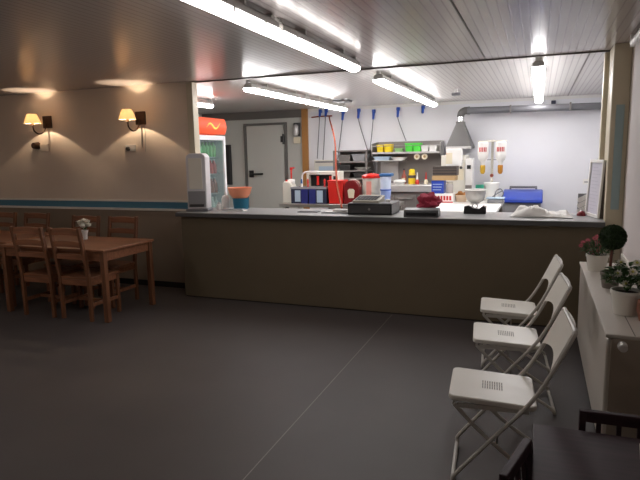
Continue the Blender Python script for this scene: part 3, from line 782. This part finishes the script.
t = thing('red_container', 'bright red square box on the steel work table', 'box', (-2.805, 7.96, .90))
MB().prism([(-.105, 0), (.105, 0), (.12, .33), (-.12, .33)], 'y', -.11, .11).build('box_body', 'red', t, .01); B(-.126, .126, -.118, .118, .325, .35).build('box_lid', 'red', t, .008)
t = thing('sauce_dispenser', 'burgundy sauce dispenser with a pale shield-shaped crest', 'dispenser', (-2.56, 7.96, .90))
arch = [(-.112, 0), (.112, 0), (.112, .25)] + [(.112*math.cos(a), .25+.10*math.sin(a)) for a in [PI*i/12 for i in range(1, 12)]] + [(-.112, .25)]
MB().prism(arch, 'y', -.10, .10).build('dispenser_body', 'burgundy', t, .008)
MB().prism([(-.04, .09), (.04, .09), (.055, .20), (.03, .225), (-.03, .225), (-.055, .20)], 'y', -.105, -.10).build('crest', 'cream', t)
m = MB().tube([(.112*math.cos(a), .0, .253+.105*math.sin(a)) for a in [PI*i/10 for i in range(11)]], .006, 6, 1); m.build('top_rim', 'offwhite', t)
t = thing('lidded_bucket', 'white bucket with a red lid behind the cash register', 'bucket', (-2.30, 8.05, .90))
MB().lathe([(0, 0), (.125, 0), (.14, .38), (0, .38)], n=32).build('bucket_body', 'offwhite', t)
MB().lathe([(.148, .375), (.15, .41), (.12, .425), (.05, .44), (0, .442)], n=32).build('lid', 'red', t)
B(-.045, .03, -.139, -.126, .08, .33).build('print_panel', 'pink_print', t)
t = thing('tub_stack', 'tall pale blue tubs with a blue lid stacked behind the cash register', 'tub', (-2.06, 7.94, .90))
MB().lathe([(0, 0), (.066, 0), (.076, .19), (.078, .2), (0, .2)], n=24).build('lower_tub', 'mid_blue', t)
MB().lathe([(0, .2), (.07, .2), (.084, .40), (0, .40)], n=24).build('upper_tub', 'light_blue', t)
MB().lathe([(.074, .196), (.082, .205), (.082, .215), (.072, .218)], n=24).build('blue_rim', 'plug_blue', t)
B(-.08, .10, -.085, .085, .40, .445).build('lid', 'lid_blue', t, .012)

# ------------------------------------------------------------------ back wall of the kitchen
t = thing('wall_box', 'white box on the kitchen wall beside the wood strip', 'cabinet', (-3.83, 10.3, 1.28))
B(-.22, .22, -.16, 0, 0, .25).build('box_body', 'offwhite', t, .012); B(-.19, .19, -.165, -.155, .20, .225).build('vent_slot', 'grey_dark', t); B(-.12, .20, -.164, -.158, .05, .13).build('front_panel', 'sheet', t)

def shelf_unit(name, label, x0, x1, y0, y1, zs, top, m_):
    t = thing(name, label, 'shelf', ((x0+x1)/2, (y0+y1)/2, 0)); w, d = (x1-x0)/2, (y1-y0)/2
    for a in (-1, 1):
        for b in (-1, 1): B(a*(w-.015)-.015, a*(w-.015)+.015, b*(d-.015)-.015, b*(d-.015)+.015, 0, top).build('upright', m_, t)
    for z in zs: B(-w, w, -d, d, z-.025, z).build('shelf_board', m_, t, .003)
    B(-w, w, d, d+.01, zs[0], top).build('back_panel', m_, t)
    return t
shelf_unit('tray_shelf', 'dark steel shelf of trays left of the coloured containers', -3.53, -2.88, 9.78, 10.20, (.45, .92, 1.20, 1.34, 1.50, 1.70), 1.70, 'steel_dark')
def tub(name, label, loc, w, d, h, m_, group=None, lip=True, cat='container'):
    t = thing(name, label, cat, loc, 0, group)
    k = .82
    m = MB(); v = []
    for (sx, z) in ((k, 0), (1, h), (.93, h), (k*.92, .006)):
        v.append([m.bm.verts.new((a*w*sx, b*d*sx, z)) for a, b in ((-1, -1), (1, -1), (1, 1), (-1, 1))])
    for A, Bv in zip(v, v[1:]):
        for i in range(4): m.bm.faces.new((A[i], A[(i+1) % 4], Bv[(i+1) % 4], Bv[i]))
    m.bm.faces.new(v[0][::-1]); m.bm.faces.new(v[3])
    m.build('body', m_, t, .004)
    if lip:
        B(-w*1.04, w*1.04, -d*1.04, -d*.95, h-.012, h).build('rim', m_, t)
    return t
tub('steel_pan', 'grey pan on the top board of the tray shelf, left', (-3.33, 9.97, 1.50), .12, .16, .12, 'steel_dark', 'pans on the tray shelf')
tub('steel_pan', 'pinkish grey pan on the top board of the tray shelf, right', (-3.05, 9.97, 1.50), .13, .16, .13, 'grey_plastic', 'pans on the tray shelf')
t = thing('white_dish', 'white oval dish on the tray shelf above the dark tubs', 'dish', (-3.02, 9.96, 1.34))
MB().lathe([(0, 0), (.09, 0), (.16, .05), (.15, .05), (.08, .012), (0, .012)], n=28, sy=.9).build('dish_body', 'white', t)
tub('dark_tub', 'dark grey-green tub on the tray shelf, left of the white dish', (-3.32, 9.95, 1.34), .11, .15, .10, 'char', 'tubs on the tray shelf')
tub('dark_tub', 'dark tub on the lower tray shelf, left', (-3.33, 9.95, 1.20), .12, .15, .10, 'dark_crate', 'tubs on the tray shelf')
tub('dark_tub', 'dark teal tub on the lower tray shelf, right', (-3.02, 9.95, 1.20), .13, .15, .09, 'char', 'tubs on the tray shelf')
t = thing('white_bottle', 'small white bottle in front of the tray shelf foot', 'bottle', (-3.47, 9.70, 1.075)); bt = t
MB().lathe([(0, 0), (.045, 0), (.045, .11), (.02, .14), (.02, .17), (0, .17)], n=16).build('bottle_body', 'white', t)
MB().lathe([(.022, .165), (.022, .19), (0, .192)], n=12).build('cap', 'green_cap', t)
t = thing('side_counter', 'plain steel side counter under the tray shelf', 'counter', (-3.18, 9.55, 0))
B(-.36, .36, -.10, .20, 1.05, 1.075).build('counter_top', 'steel', t, .004); B(-.34, .34, -.08, .18, .1, 1.05).build('counter_body', 'steel_dark', t); 
for a in (-.3, .3): MB().cyl((a, .05, 0), (a, .05, .1), .025).build('foot', 'steel', t)

# container rack over the preparation counter
t = thing('container_rack', 'long steel wall rack carrying yellow, green and white containers', 'rack', (-2.20, 10.0, 1.10))
B(-.60, .62, .17, .185, -.02, .74).build('back_panel', 'steel_dark', t)
B(-.59, .60, -.20, .17, .52, .555).build('top_shelf', 'steel_lite', t, .003)
B(-.59, -.05, -.22, .17, .395, .41).build('lower_shelf', 'steel_lite', t, .003)
for a in (-.598, .615): MB().prism([(-.205, .50), (.17, .36), (.17, .74), (-.205, .70)], 'x', a-.008, a+.008).build('side_plate', 'steel', t, .003)
B(-.53, -.20, .155, .17, .02, .38).build('pale_panel', 'steel_lite', t)
MB().cyl((-.59, -.195, .66), (.60, -.195, .66), .006, n=8).build('rail', 'steel', t)
RG = 'containers on the wall rack'
for x, w, h, m_, lb in ((-2.66, .06, .13, 'yellow', 'yellow container on the rack, leftmost'), (-2.515, .07, .135, 'yellow', 'yellow container on the rack, right of the pair'),
                        (-2.325, .065, .06, 'pale_green', 'low pale green container on the rack between yellow and bright green'),
                        (-2.135, .07, .145, 'lime', 'bright green container on the rack, left of the pair'), (-1.995, .07, .145, 'lime', 'bright green container on the rack, right of the pair'),
                        (-1.86, .065, .10, 'white', 'white container on the rack, left of the pair'), (-1.72, .068, .10, 'white', 'white container on the rack, rightmost')):
    tub('food_container', lb, (x, 9.92, 1.656), w, .085, h, m_, RG)
tub('steel_dish', 'pale grey-blue pan on the lower board of the rack', (-2.62, 9.90, 1.51), .145, .10, .065, 'sheet', 'dishes on the lower rack board')
t = thing('oval_tray', 'white oval tray with brown food on the lower board of the rack', 'tray', (-2.33, 9.92, 1.51))
MB().lathe([(0, 0), (.10, 0), (.155, .05), (.145, .052), (.09, .01), (0, .01)], n=28, sy=.65).build('tray_body', 'white', t); MB().ball((0, 0, .03), .09, (1, .6, .35)).build('food', 'bread', t)
for x, lb in ((-1.995, 'round cream lid hanging under the rack, left of two'), (-1.86, 'round cream lid hanging under the rack, right of two')):
    t = thing('hanging_lid', lb, 'lid', (x, 9.84, 1.565), 0, 'cream lids under the rack')
    MB().cyl((0, 0, 0), (0, .012, 0), .05, n=24).build('disc', 'cream', t); MB().cyl((0, -.006, 0), (0, 0, 0), .022, n=16).build('hub', 'cardboard', t)
    MB().cyl((0, .012, .045), (0, .012, .065), .004, n=6).build('hook', 'steel', t)

# preparation counter
t = thing('prep_counter', 'stainless preparation counter below the coloured container rack', 'counter', (-2.05, 9.68, 0))
B(-.62, .55, -.38, .40, 1.06, 1.10).build('counter_top', 'steel_lite', t, .004)
B(-.62, .55, -.395, -.37, .985, 1.095).build('front_lip', 'steel_lite', t, .006)
B(-.60, .54, -.34, .40, .10, 1.06).build('counter_body', 'steel_dark', t)
for k, x in enumerate((-.41, -.03, .35)):
    q = B(x-.18, x+.18, -.362, -.34, .14, .93).build('drawer', 'steel_dark', t, .004); B(x-.12, x+.12, -.378, -.362, .86, .88).build('handle', 'steel', q, .003)
for a in (-.55, .49):
    for b in (-.3, .33): MB().cyl((a, b, 0), (a, b, .1), .025).build('foot', 'steel', t)
t = thing('oil_bottle', 'dark bottle on the preparation counter, left of the yellow bottle', 'bottle', (-2.20, 9.75, 1.10))
MB().lathe([(0, 0), (.045, 0), (.045, .12), (.02, .18), (.018, .24), (0, .24)], n=18).build('bottle_body', 'can_brown', t); MB().lathe([(.021, .235), (.021, .262), (0, .265)], n=12).build('cap', 'char', t); B(-.03, .03, -.047, -.035, .03, .10).build('label_patch', 'cream', t)
t = thing('mustard_bottle', 'yellow bottle with a dark band on the preparation counter', 'bottle', (-2.05, 9.70, 1.10))
MB().lathe([(0, 0), (.06, 0), (.062, .15), (.05, .19), (.045, .195), (0, .195)], n=20).build('bottle_body', 'yellow_bottle', t); MB().lathe([(.05, .19), (.052, .235), (.03, .255), (0, .256)], n=16).build('cap', 'yellow', t); MB().lathe([(.064, .10), (.064, .15)], n=20).build('dark_band', 'dark_crate', t)
for x, lb in ((-1.94, 'slim red and white squeeze bottle, left of two on the preparation counter'), (-1.79, 'slim red and white squeeze bottle, right of two on the preparation counter')):
    t = thing('squeeze_bottle', lb, 'bottle', (x, 9.62, 1.10), 0, 'slim bottles on the preparation counter')
    MB().lathe([(0, 0), (.034, 0), (.034, .045), (.02, .08), (0, .08)], n=16).build('bottle_body', 'can_red' if x < -1.9 else 'cream', t); MB().lathe([(.02, .078), (.01, .14), (.007, .20), (0, .202)], n=12).build('nozzle', 'white' if x < -1.9 else 'can_red', t)
t = thing('plate_stack', 'white plates stacked at the left of the preparation counter', 'plates', (-2.20, 9.42, 1.10))
MB().lathe([(0, 0), (.07, 0), (.105, .05), (.10, .075), (.06, .085), (0, .09)], n=28).build('plate', 'white', t)
t = thing('small_jar', 'small pale jar at the right end of the preparation counter', 'jar', (-1.63, 9.62, 1.10))
MB().lathe([(0, 0), (.03, 0), (.032, .05), (.028, .06), (0, .06)], n=16).build('jar_body', 'pale_green', t); MB().lathe([(.033, .058), (.033, .075), (0, .076)], n=16).build('lid', 'white', t)

# extractor hood and duct
t = thing('extractor_hood', 'stainless extractor hood tapering up to a grey duct', 'extractor hood', (-1.27, 9.95, 1.69))
m = MB(); lo = [(-.205, -.24), (.205, -.24), (.205, .32), (-.205, .32)]; hi = [(-.07, -.07), (.07, -.07), (.07, .07), (-.07, .07)]
rings = [[m.bm.verts.new((x, y, z)) for x, y in pts] for pts, z in ((lo, 0), (lo, .04), (hi, .41), (hi, .45))]
for A, Bv in zip(rings, rings[1:]):
    for i in range(4): m.bm.faces.new((A[i], A[(i+1) % 4], Bv[(i+1) % 4], Bv[i]))
m.bm.faces.new(rings[0][::-1]); m.bm.faces.new(rings[-1]); m.build('canopy', 'hood_steel', t)
B(-.21, .21, -.25, -.24, -.005, .035).build('front_rim', 'steel_lite', t); MB().cyl((0, 0, .45), (0, 0, .53), .06).build('collar', 'chrome', t)
t = thing('duct_pipe', 'grey duct pipe running along the kitchen wall from the hood', 'pipe', (-1.27, 9.95, 2.22))
MB().tube([(0, 0, 0), (0, 0, .03), (.02, 0, .075), (.07, 0, .10), (.12, 0, .10)], .062, 16, 5).build('elbow', 'hood_steel', t)
MB().cyl((.12, 0, .10), (2.66, .02, .075), .056, n=20).build('pipe', 'grey_dark', t); MB().cyl((.11, 0, .10), (.15, 0, .10), .066, n=20).build('pipe_collar', 'grey_dark', t)
for x in (.8, 1.7): MB().box(x-.012, x+.012, -.065, .065, .03, .155).box(x-.012, x+.012, .06, .35, .08, .11).build('pipe_clip', 'steel_dark', t)

# ------------------------------------------------------------------ white island table with boxes
t = thing('island_table', 'white topped kitchen table running back from the bar', 'table', (-.97, 7.9, 0))
B(-.52, .50, -1.1, 1.05, .86, .90).build('tabletop', 'white', t, .005)
for a in (-.47, .45):
    for b in (-1.03, 0, .98): B(a-.02, a+.02, b-.02, b+.02, 0, .86).build('leg', 'steel', t)
B(-.47, .45, -1.0, .95, .25, .28).build('lower_shelf', 'steel', t)
def carton(name, label, loc, w, d, h, m_, cat='box', lid=None):
    t = thing(name, label, cat, loc)
    B(-w, w, -d, d, 0, h).build('box_body', m_, t, .004)
    if lid: B(-w*1.02, w*1.02, -d*1.02, d*1.02, h, h+.012).build('box_lid', lid, t, .003)
    return t
t = carton('printed_box', 'white box with red print at the bottom of the box pile', (-1.31, 8.42, .90), .16, .13, .13, 'white')
m = MB()
for k in range(7): m.box(-.145+.042*k, -.145+.042*k+.03, -.1325, -.13, .035, .10)
m.build('red_print', 'redprint', t, smooth=False); B(-.16, .16, -.1325, -.13, .0, .018).build('red_border', 'redprint', t)
t = carton('blue_box', 'blue box standing on the red-printed box', (-1.38, 8.44, 1.031), .09, .11, .19, 'blue')
m = MB()
for k in range(3): m.box(-.07, .05+.01*k, -.1125, -.11, .05+.04*k, .06+.04*k)
m.build('pale_print', 'sheet', t, smooth=False)
t = thing('glass_jar', 'glass jar with a pale lid beside the blue box', 'jar', (-1.215, 8.42, 1.031))
MB().lathe([(0, 0), (.05, 0), (.052, .12), (.04, .14), (0, .14)], n=20).build('jar_body', 'clear', t); MB().lathe([(.048, .138), (.048, .165), (0, .168)], n=20).build('lid', 'offwhite', t); MB().lathe([(0, .004), (.045, .006), (.046, .09), (0, .09)], n=18).build('jar_contents', 'bread', t)
t = carton('card_tray', 'flat cardboard tray lying across the blue box and jar', (-1.29, 8.44, 1.222), .17, .12, .07, 'cardboard')
t = carton('brown_crate', 'dark brown crate on the cardboard tray', (-1.28, 8.46, 1.293), .17, .13, .135, 'dark_crate')
m = MB()
for k in range(3): m.box(-.172, .172, -.132, -.13, .025+.04*k, .035+.04*k)
m.build('slat_line', 'dark', t, smooth=False)
t = carton('white_carton', 'tall white carton on the dark brown crate', (-1.17, 8.52, 1.43), .11, .07, .25, 'white')
B(-.112, -.02, -.072, -.069, .03, .19).build('side_flap', 'cream', t)
t = thing('white_cabinet', 'white cabinet with round dark knobs below the extractor hood', 'appliance', (-1.25, 9.62, 0))
B(-.24, .14, -.30, .30, .06, 1.58).build('cabinet_body', 'offwhite', t, .006)
for p in ((.08, 1.49), (.08, 1.38), (-.10, 1.49)): MB().cyl((p[0], -.30, p[1]), (p[0], -.33, p[1]), .022, n=16).build('knob', 'char', t)
B(-.02, .12, -.303, -.299, 1.18, 1.36).build('warm_panel', 'cream', t)
for a in (-.2, .1):
    for b in (-.25, .25): MB().cyl((a, b, 0), (a, b, .06), .02).build('foot', 'steel', t)
t = thing('tall_panel', 'narrow tall white column with a dark fitting right of the white cabinet', 'panel', (-1.045, 9.34, 0))
B(-.055, .055, -.05, .25, 0, 1.52).build('column', 'white', t, .006); B(-.03, .03, -.06, -.05, 1.36, 1.42).build('fitting', 'dark', t); B(-.05, .05, -.054, -.05, 1.02, 1.10).build('chrome_strip', 'steel_dark', t)
t = thing('bread_basket', 'clear basket of brown rolls beside the red-printed box', 'basket', (-1.065, 8.55, .90))
MB().lathe([(0, 0), (.075, 0), (.095, .10), (.092, .10), (.07, .006), (0, .006)], n=24).build('basket_body', 'basket', t)
bk = t
for k, (x, y, z) in enumerate(((-.045, -.03, .10), (.04, -.035, .10), (0, .03, .105), (-.01, -.045, .135), (.05, .03, .115))):
    r = thing('bread_roll', 'brown roll in the clear basket on the white table', 'bread roll', (-1.065+x, 8.55+y, .90+z), 0, 'rolls in the basket')
    MB().ball((0, 0, 0), .034, (1.1, 1, .75)).build('crust', 'bread', r)
t = thing('metal_bowl', 'round metal mixing bowl with a white rim behind the tape dispenser', 'bowl', (-.83, 8.25, .90))
MB().lathe([(0, 0), (.06, 0), (.06, .01), (.105, .035), (.132, .085), (.142, .15), (.142, .19), (.15, .195), (.138, .192), (.136, .15), (.126, .09), (.10, .045), (0, .02)], n=36).build('bowl_body', 'bowl_steel', t)
MB().lathe([(.140, .188), (.152, .194), (.152, .202), (.138, .202), (.136, .19)], n=36).build('rim', 'white', t)
t = thing('green_tub', 'small green lidded tub behind the metal bowl', 'tub', (-.815, 8.72, .90))
MB().lathe([(0, 0), (.05, 0), (.055, .17), (0, .17)], n=20).build('tub_body', 'offwhite', t); MB().lathe([(.062, .165), (.062, .235), (.05, .24), (0, .24)], n=20).build('lid', 'green_cap', t)
t = thing('kitchen_scale', 'pale blue-grey scale tray on the white table right of the bowl', 'scale', (-.57, 8.42, .90))
B(-.10, .12, -.12, .12, 0, .05).build('base', 'grey_plastic', t, .01); B(-.12, .13, -.13, .13, .06, .075).build('tray', 'sheet', t, .006); MB().cyl((0, 0, .05), (0, 0, .06), .03).build('pillar', 'steel', t)
t = thing('wire_whisk', 'bent grey wire handle standing on the scale', 'utensil', (-.53, 8.42, .975))
MB().tube([(-.05, 0, .0), (-.03, 0, .09), (.03, 0, .12), (.07, 0, .06), (.05, 0, .005)], .008, 8).build('wire_loop', 'grey_dark', t)
MB().tube([(-.08, .02, .005), (-.02, .02, .05), (.05, .02, .09)], .008, 8).build('handle', 'grey_dark', t)
# hanging sauce bottles
t = thing('sauce_stand', 'white stand with a pole holding two upturned sauce bottles', 'dispenser', (-.655, 8.80, .90))
MB().lathe([(0, 0), (.10, 0), (.11, .02), (.105, .22), (.115, .24), (.115, .265), (.03, .275), (0, .275)], n=28).build('base', 'white', t)
MB().cyl((0, .02, .26), (0, .02, .90), .02).build('pole', 'offwhite', t)
B(-.20, .20, -.10, .05, .868, .89).build('arm', 'offwhite', t, .004)
B(-.16, .18, .012, .03, .60, .615).build('lower_arm', 'clear', t)
MB().ball((0, -.005, .375), .028).build('knob', 'can_brown', t)
for x, m_, lb in ((-.125, 'mustard', 'upturned white sauce bottle with mustard nozzle, left on the stand'), (.125, 'amber', 'upturned white sauce bottle with brown nozzle, right on the stand')):
    b = thing('upturned_bottle', lb, 'bottle', (-.655+x, 8.715, 1.30), 0, 'sauce bottles on the white stand')
    MB().lathe([(0, .47), (.062, .47), (.076, .455), (.078, .29), (.07, .23), (.045, .19), (.032, .17), (.03, .13), (0, .13)], n=28).build('bottle_body', 'white', b)
    MB().lathe([(0, .13), (.034, .13), (.038, .11), (.036, .03), (.02, .0), (0, 0)], n=20).build('nozzle', m_, b)
    m = MB()
    for k in range(5):
        a = -PI/2-.62+.31*k; m.box(-.006, .008, -.002, .002, .325, .39, Matrix.Rotation(a+PI/2, 4, 'Z') @ Matrix.Translation((0, -.0785, 0)))
    m.build('red_print', 'redprint', b, smooth=False)

# ------------------------------------------------------------------ wheelie bin and wall bits
t = thing('wheelie_bin', 'white bin with a bright blue lid against the kitchen wall', 'bin', (-.235, 9.85, 0))
m = MB(); v = []
for w, d, z in ((.24, .22, .05), (.29, .27, .82), (.0, .0, .82)):
    if w: v.append([m.bm.verts.new((a*w, b*d, z)) for a, b in ((-1, -1), (1, -1), (1, 1), (-1, 1))])
for i in range(4): m.bm.faces.new((v[0][i], v[0][(i+1) % 4], v[1][(i+1) % 4], v[1][i]))
m.bm.faces.new(v[0][::-1]); m.bm.faces.new(v[1]); m.build('bin_body', 'grey_plastic', t, .01)
m = MB().prism([(-.32, .80), (-.31, .87), (-.1, .95), (.2, .99), (.28, .95), (.28, .80)], 'x', -.31, .31); m.build('lid', 'blue', t, .02, seg=3)
MB().cyl((-.22, .31, 1.02), (.22, .31, 1.02), .02, n=12).box(-.22, -.19, .24, .32, .93, 1.02).box(.19, .22, .24, .32, .93, 1.02).build('handle', 'grey_dark', t)
for a in (-.2, .2): MB().cyl((a-.025, .2, .07), (a+.025, .2, .07), .07).build('wheel', 'black', t)
B(-.2, .2, -.2, -.12, 0, .06).build('foot', 'grey_dark', t)
t = thing('wall_notice', 'small white notice on the kitchen wall above the leaflet rack', 'notice', (.75, 10.3, 1.06))
B(-.06, .06, -.006, 0, 0, .09).build('sheet', 'paper', t); B(-.04, .04, -.0075, -.006, .03, .05).build('print_lines', 'grey_plastic', t)
t = thing('wall_lantern', 'silver wall lantern beside the wood strip on the grey wall', 'wall lamp', (-4.45, 10.3, 1.86))
B(-.065, .065, -.05, 0, .14, .40).build('lantern_back', 'char', t, .01); MB().lathe([(0, .15), (.04, .15), (.055, .20), (.05, .32), (.03, .36), (0, .37)], (0, -.08, 0), 20).build('lantern_glass', 'steel_lite', t)
B(-.07, .07, -.05, 0, 0, .12).build('lower_box', 'cream', t, .008)
t = thing('dark_board', 'black board on the grey wall behind the drinks cooler', 'board', (-6.12, 10.3, 1.05))
B(-.20, .17, -.03, 0, 0, .82).build('board_panel', 'black', t, .004); B(.13, .17, -.035, -.03, 0, .82).build('edge_strip', 'char', t)

# ------------------------------------------------------------------ drinks cooler (faces +x)
t = thing('drinks_cooler', 'glass-door drinks cooler with an orange lit header behind the post', 'refrigerator', (-4.30, 6.92, 0))
W = .36
m = MB().box(-.62, -.60, -W, W, .05, 1.93).box(-.60, -.05, -W, -W+.03, .05, 1.93).box(-.60, -.05, W-.03, W, .05, 1.93).box(-.60, -.05, -W+.03, W-.03, .05, .36).box(-.60, -.05, -W+.03, W-.03, 1.90, 1.93)
m.build('cabinet', 'cooler_white', t)
n = 10; hp = [(-.62, 1.945), (0.0, 1.945)] + [(.0+.03*math.sin(PI*i/n), 1.95+.21*i/n) for i in range(1, n)] + [(0.0, 2.165), (-.62, 2.165)]
MB().prism([(p[0], p[1]) for p in hp], 'y', -W, W).build('header', 'cooler_red', t)
hs = t.children[-1]
m = MB()
for k in range(16):
    u = k/15; y = -.16+.34*u; z = 2.03+.04*math.sin(u*7)+.03*u; r = .012*math.sin(PI*(u*.9+.05))+.004
    m.ball((.030, y, z+.01), r, (.35, 1.6, 1), 1)
m.build('header_swirl', 'cooler_yellow', hs)
MB().box(-.62, .02, -W-.012, -W, 1.94, 2.168).build('header_end', 'dark', t)
dm = MB().box(-.05, 0, -W, -W+.055, .36, 1.925).box(-.05, 0, W-.055, W, .36, 1.925).box(-.05, 0, -W+.055, W-.055, 1.86, 1.925).box(-.05, 0, -W+.055, W-.055, .36, .43)
dr = dm.build('door', 'cooler_white', t, .004)
B(-.03, -.022, -W+.055, W-.055, .43, 1.86).build('glass_pane', 'glass', dr)
B(0, .03, -W+.01, -W+.03, .9, 1.4).build('door_handle', 'grey_plastic', dr, .004)
B(-.59, -.585, -W+.03, W-.03, .36, 1.90).build('back_liner', 'cooler_white', t)
MB().cyl((-.09, -W+.05, .45), (-.09, -W+.05, 1.85), .012, n=8).build('light_strip', 'led', t)
B(-.06, .0, -W, W, .05, .355).build('kick_grille', 'grey_dark', t)
B(-.60, -.03, -W+.02, W-.02, 0, .05).build('plinth', 'char', t)
SH = (.48, .80, 1.10, 1.38, 1.62)
for z in SH:
    m = MB()
    for k in range(9): m.cyl((-.56, -.33+.0825*k, z), (-.10, -.33+.0825*k, z), .004, n=6)
    m.cyl((-.10, -.345, z), (-.10, .345, z), .006, n=6).cyl((-.56, -.345, z), (-.56, .345, z), .006, n=6); m.build('wire_shelf', 'steel_lite', t)
def bottle(x, y, z, r, h, m_, label, group):
    b = thing('drink_bottle', label, 'bottle', (x, y, z), 0, group)
    MB().lathe([(0, 0), (r, 0), (r, h*.6), (r*.45, h*.82), (r*.4, h*.95), (0, h*.95)], n=14).build('bottle_body', m_, b); MB().lathe([(r*.48, h*.94), (r*.48, h), (0, h)], n=10).build('cap', 'white', b)
rows = ((1.628, 'can_green', .22, 'green drink bottle on the top shelf of the cooler', 'green bottles in the cooler'),
        (1.388, 'can_red', .20, 'red drink bottle on the second shelf of the cooler', 'red bottles in the cooler'),
        (1.108, 'can_brown', .22, 'brown-red drink bottle on the third shelf of the cooler', 'brown bottles in the cooler'),
        (.808, 'can_pale', .24, 'pale drink bottle on the fourth shelf of the cooler', 'pale bottles in the cooler'))
for z, m_, h, lb, gr in rows:
    for k in range(7): bottle(-.16-4.30, 6.92-.27+.09*k, z, .041, h, m_, lb, gr)

# ------------------------------------------------------------------ camera, world, view
cam = bpy.data.cameras.new('camera'); co = bpy.data.objects.new('camera', cam); COL.objects.link(co)
yaw, pitch, roll = math.radians(21.315), math.radians(8.588), math.radians(-1.093)
fw = Vector((-math.sin(yaw)*math.cos(pitch), math.cos(yaw)*math.cos(pitch), -math.sin(pitch)))
r0 = Vector((math.cos(yaw), math.sin(yaw), 0)); u0 = r0.cross(fw)
rt = r0*math.cos(roll)+u0*math.sin(roll); up = u0*math.cos(roll)-r0*math.sin(roll)
R = Matrix((rt, up, -fw)).transposed().to_4x4(); R.translation = (0, 0, 1.62)
co.matrix_world = R
cam.sensor_fit = 'HORIZONTAL'; cam.sensor_width = 36; cam.lens = 560.6/640*36; cam.clip_start = .02
S.camera = co
w = bpy.data.worlds.new('world'); S.world = w; w.use_nodes = True
w.node_tree.nodes['Background'].inputs['Color'].default_value = (.02, .02, .022, 1)
S.view_settings.view_transform = 'Standard'; S.view_settings.look = 'None'; S.view_settings.gamma = 1
S.view_settings.use_curve_mapping = False; S.view_settings.exposure = 0.0
S.cycles.max_bounces = 10; S.cycles.diffuse_bounces = 5; S.cycles.sample_clamp_indirect = 8
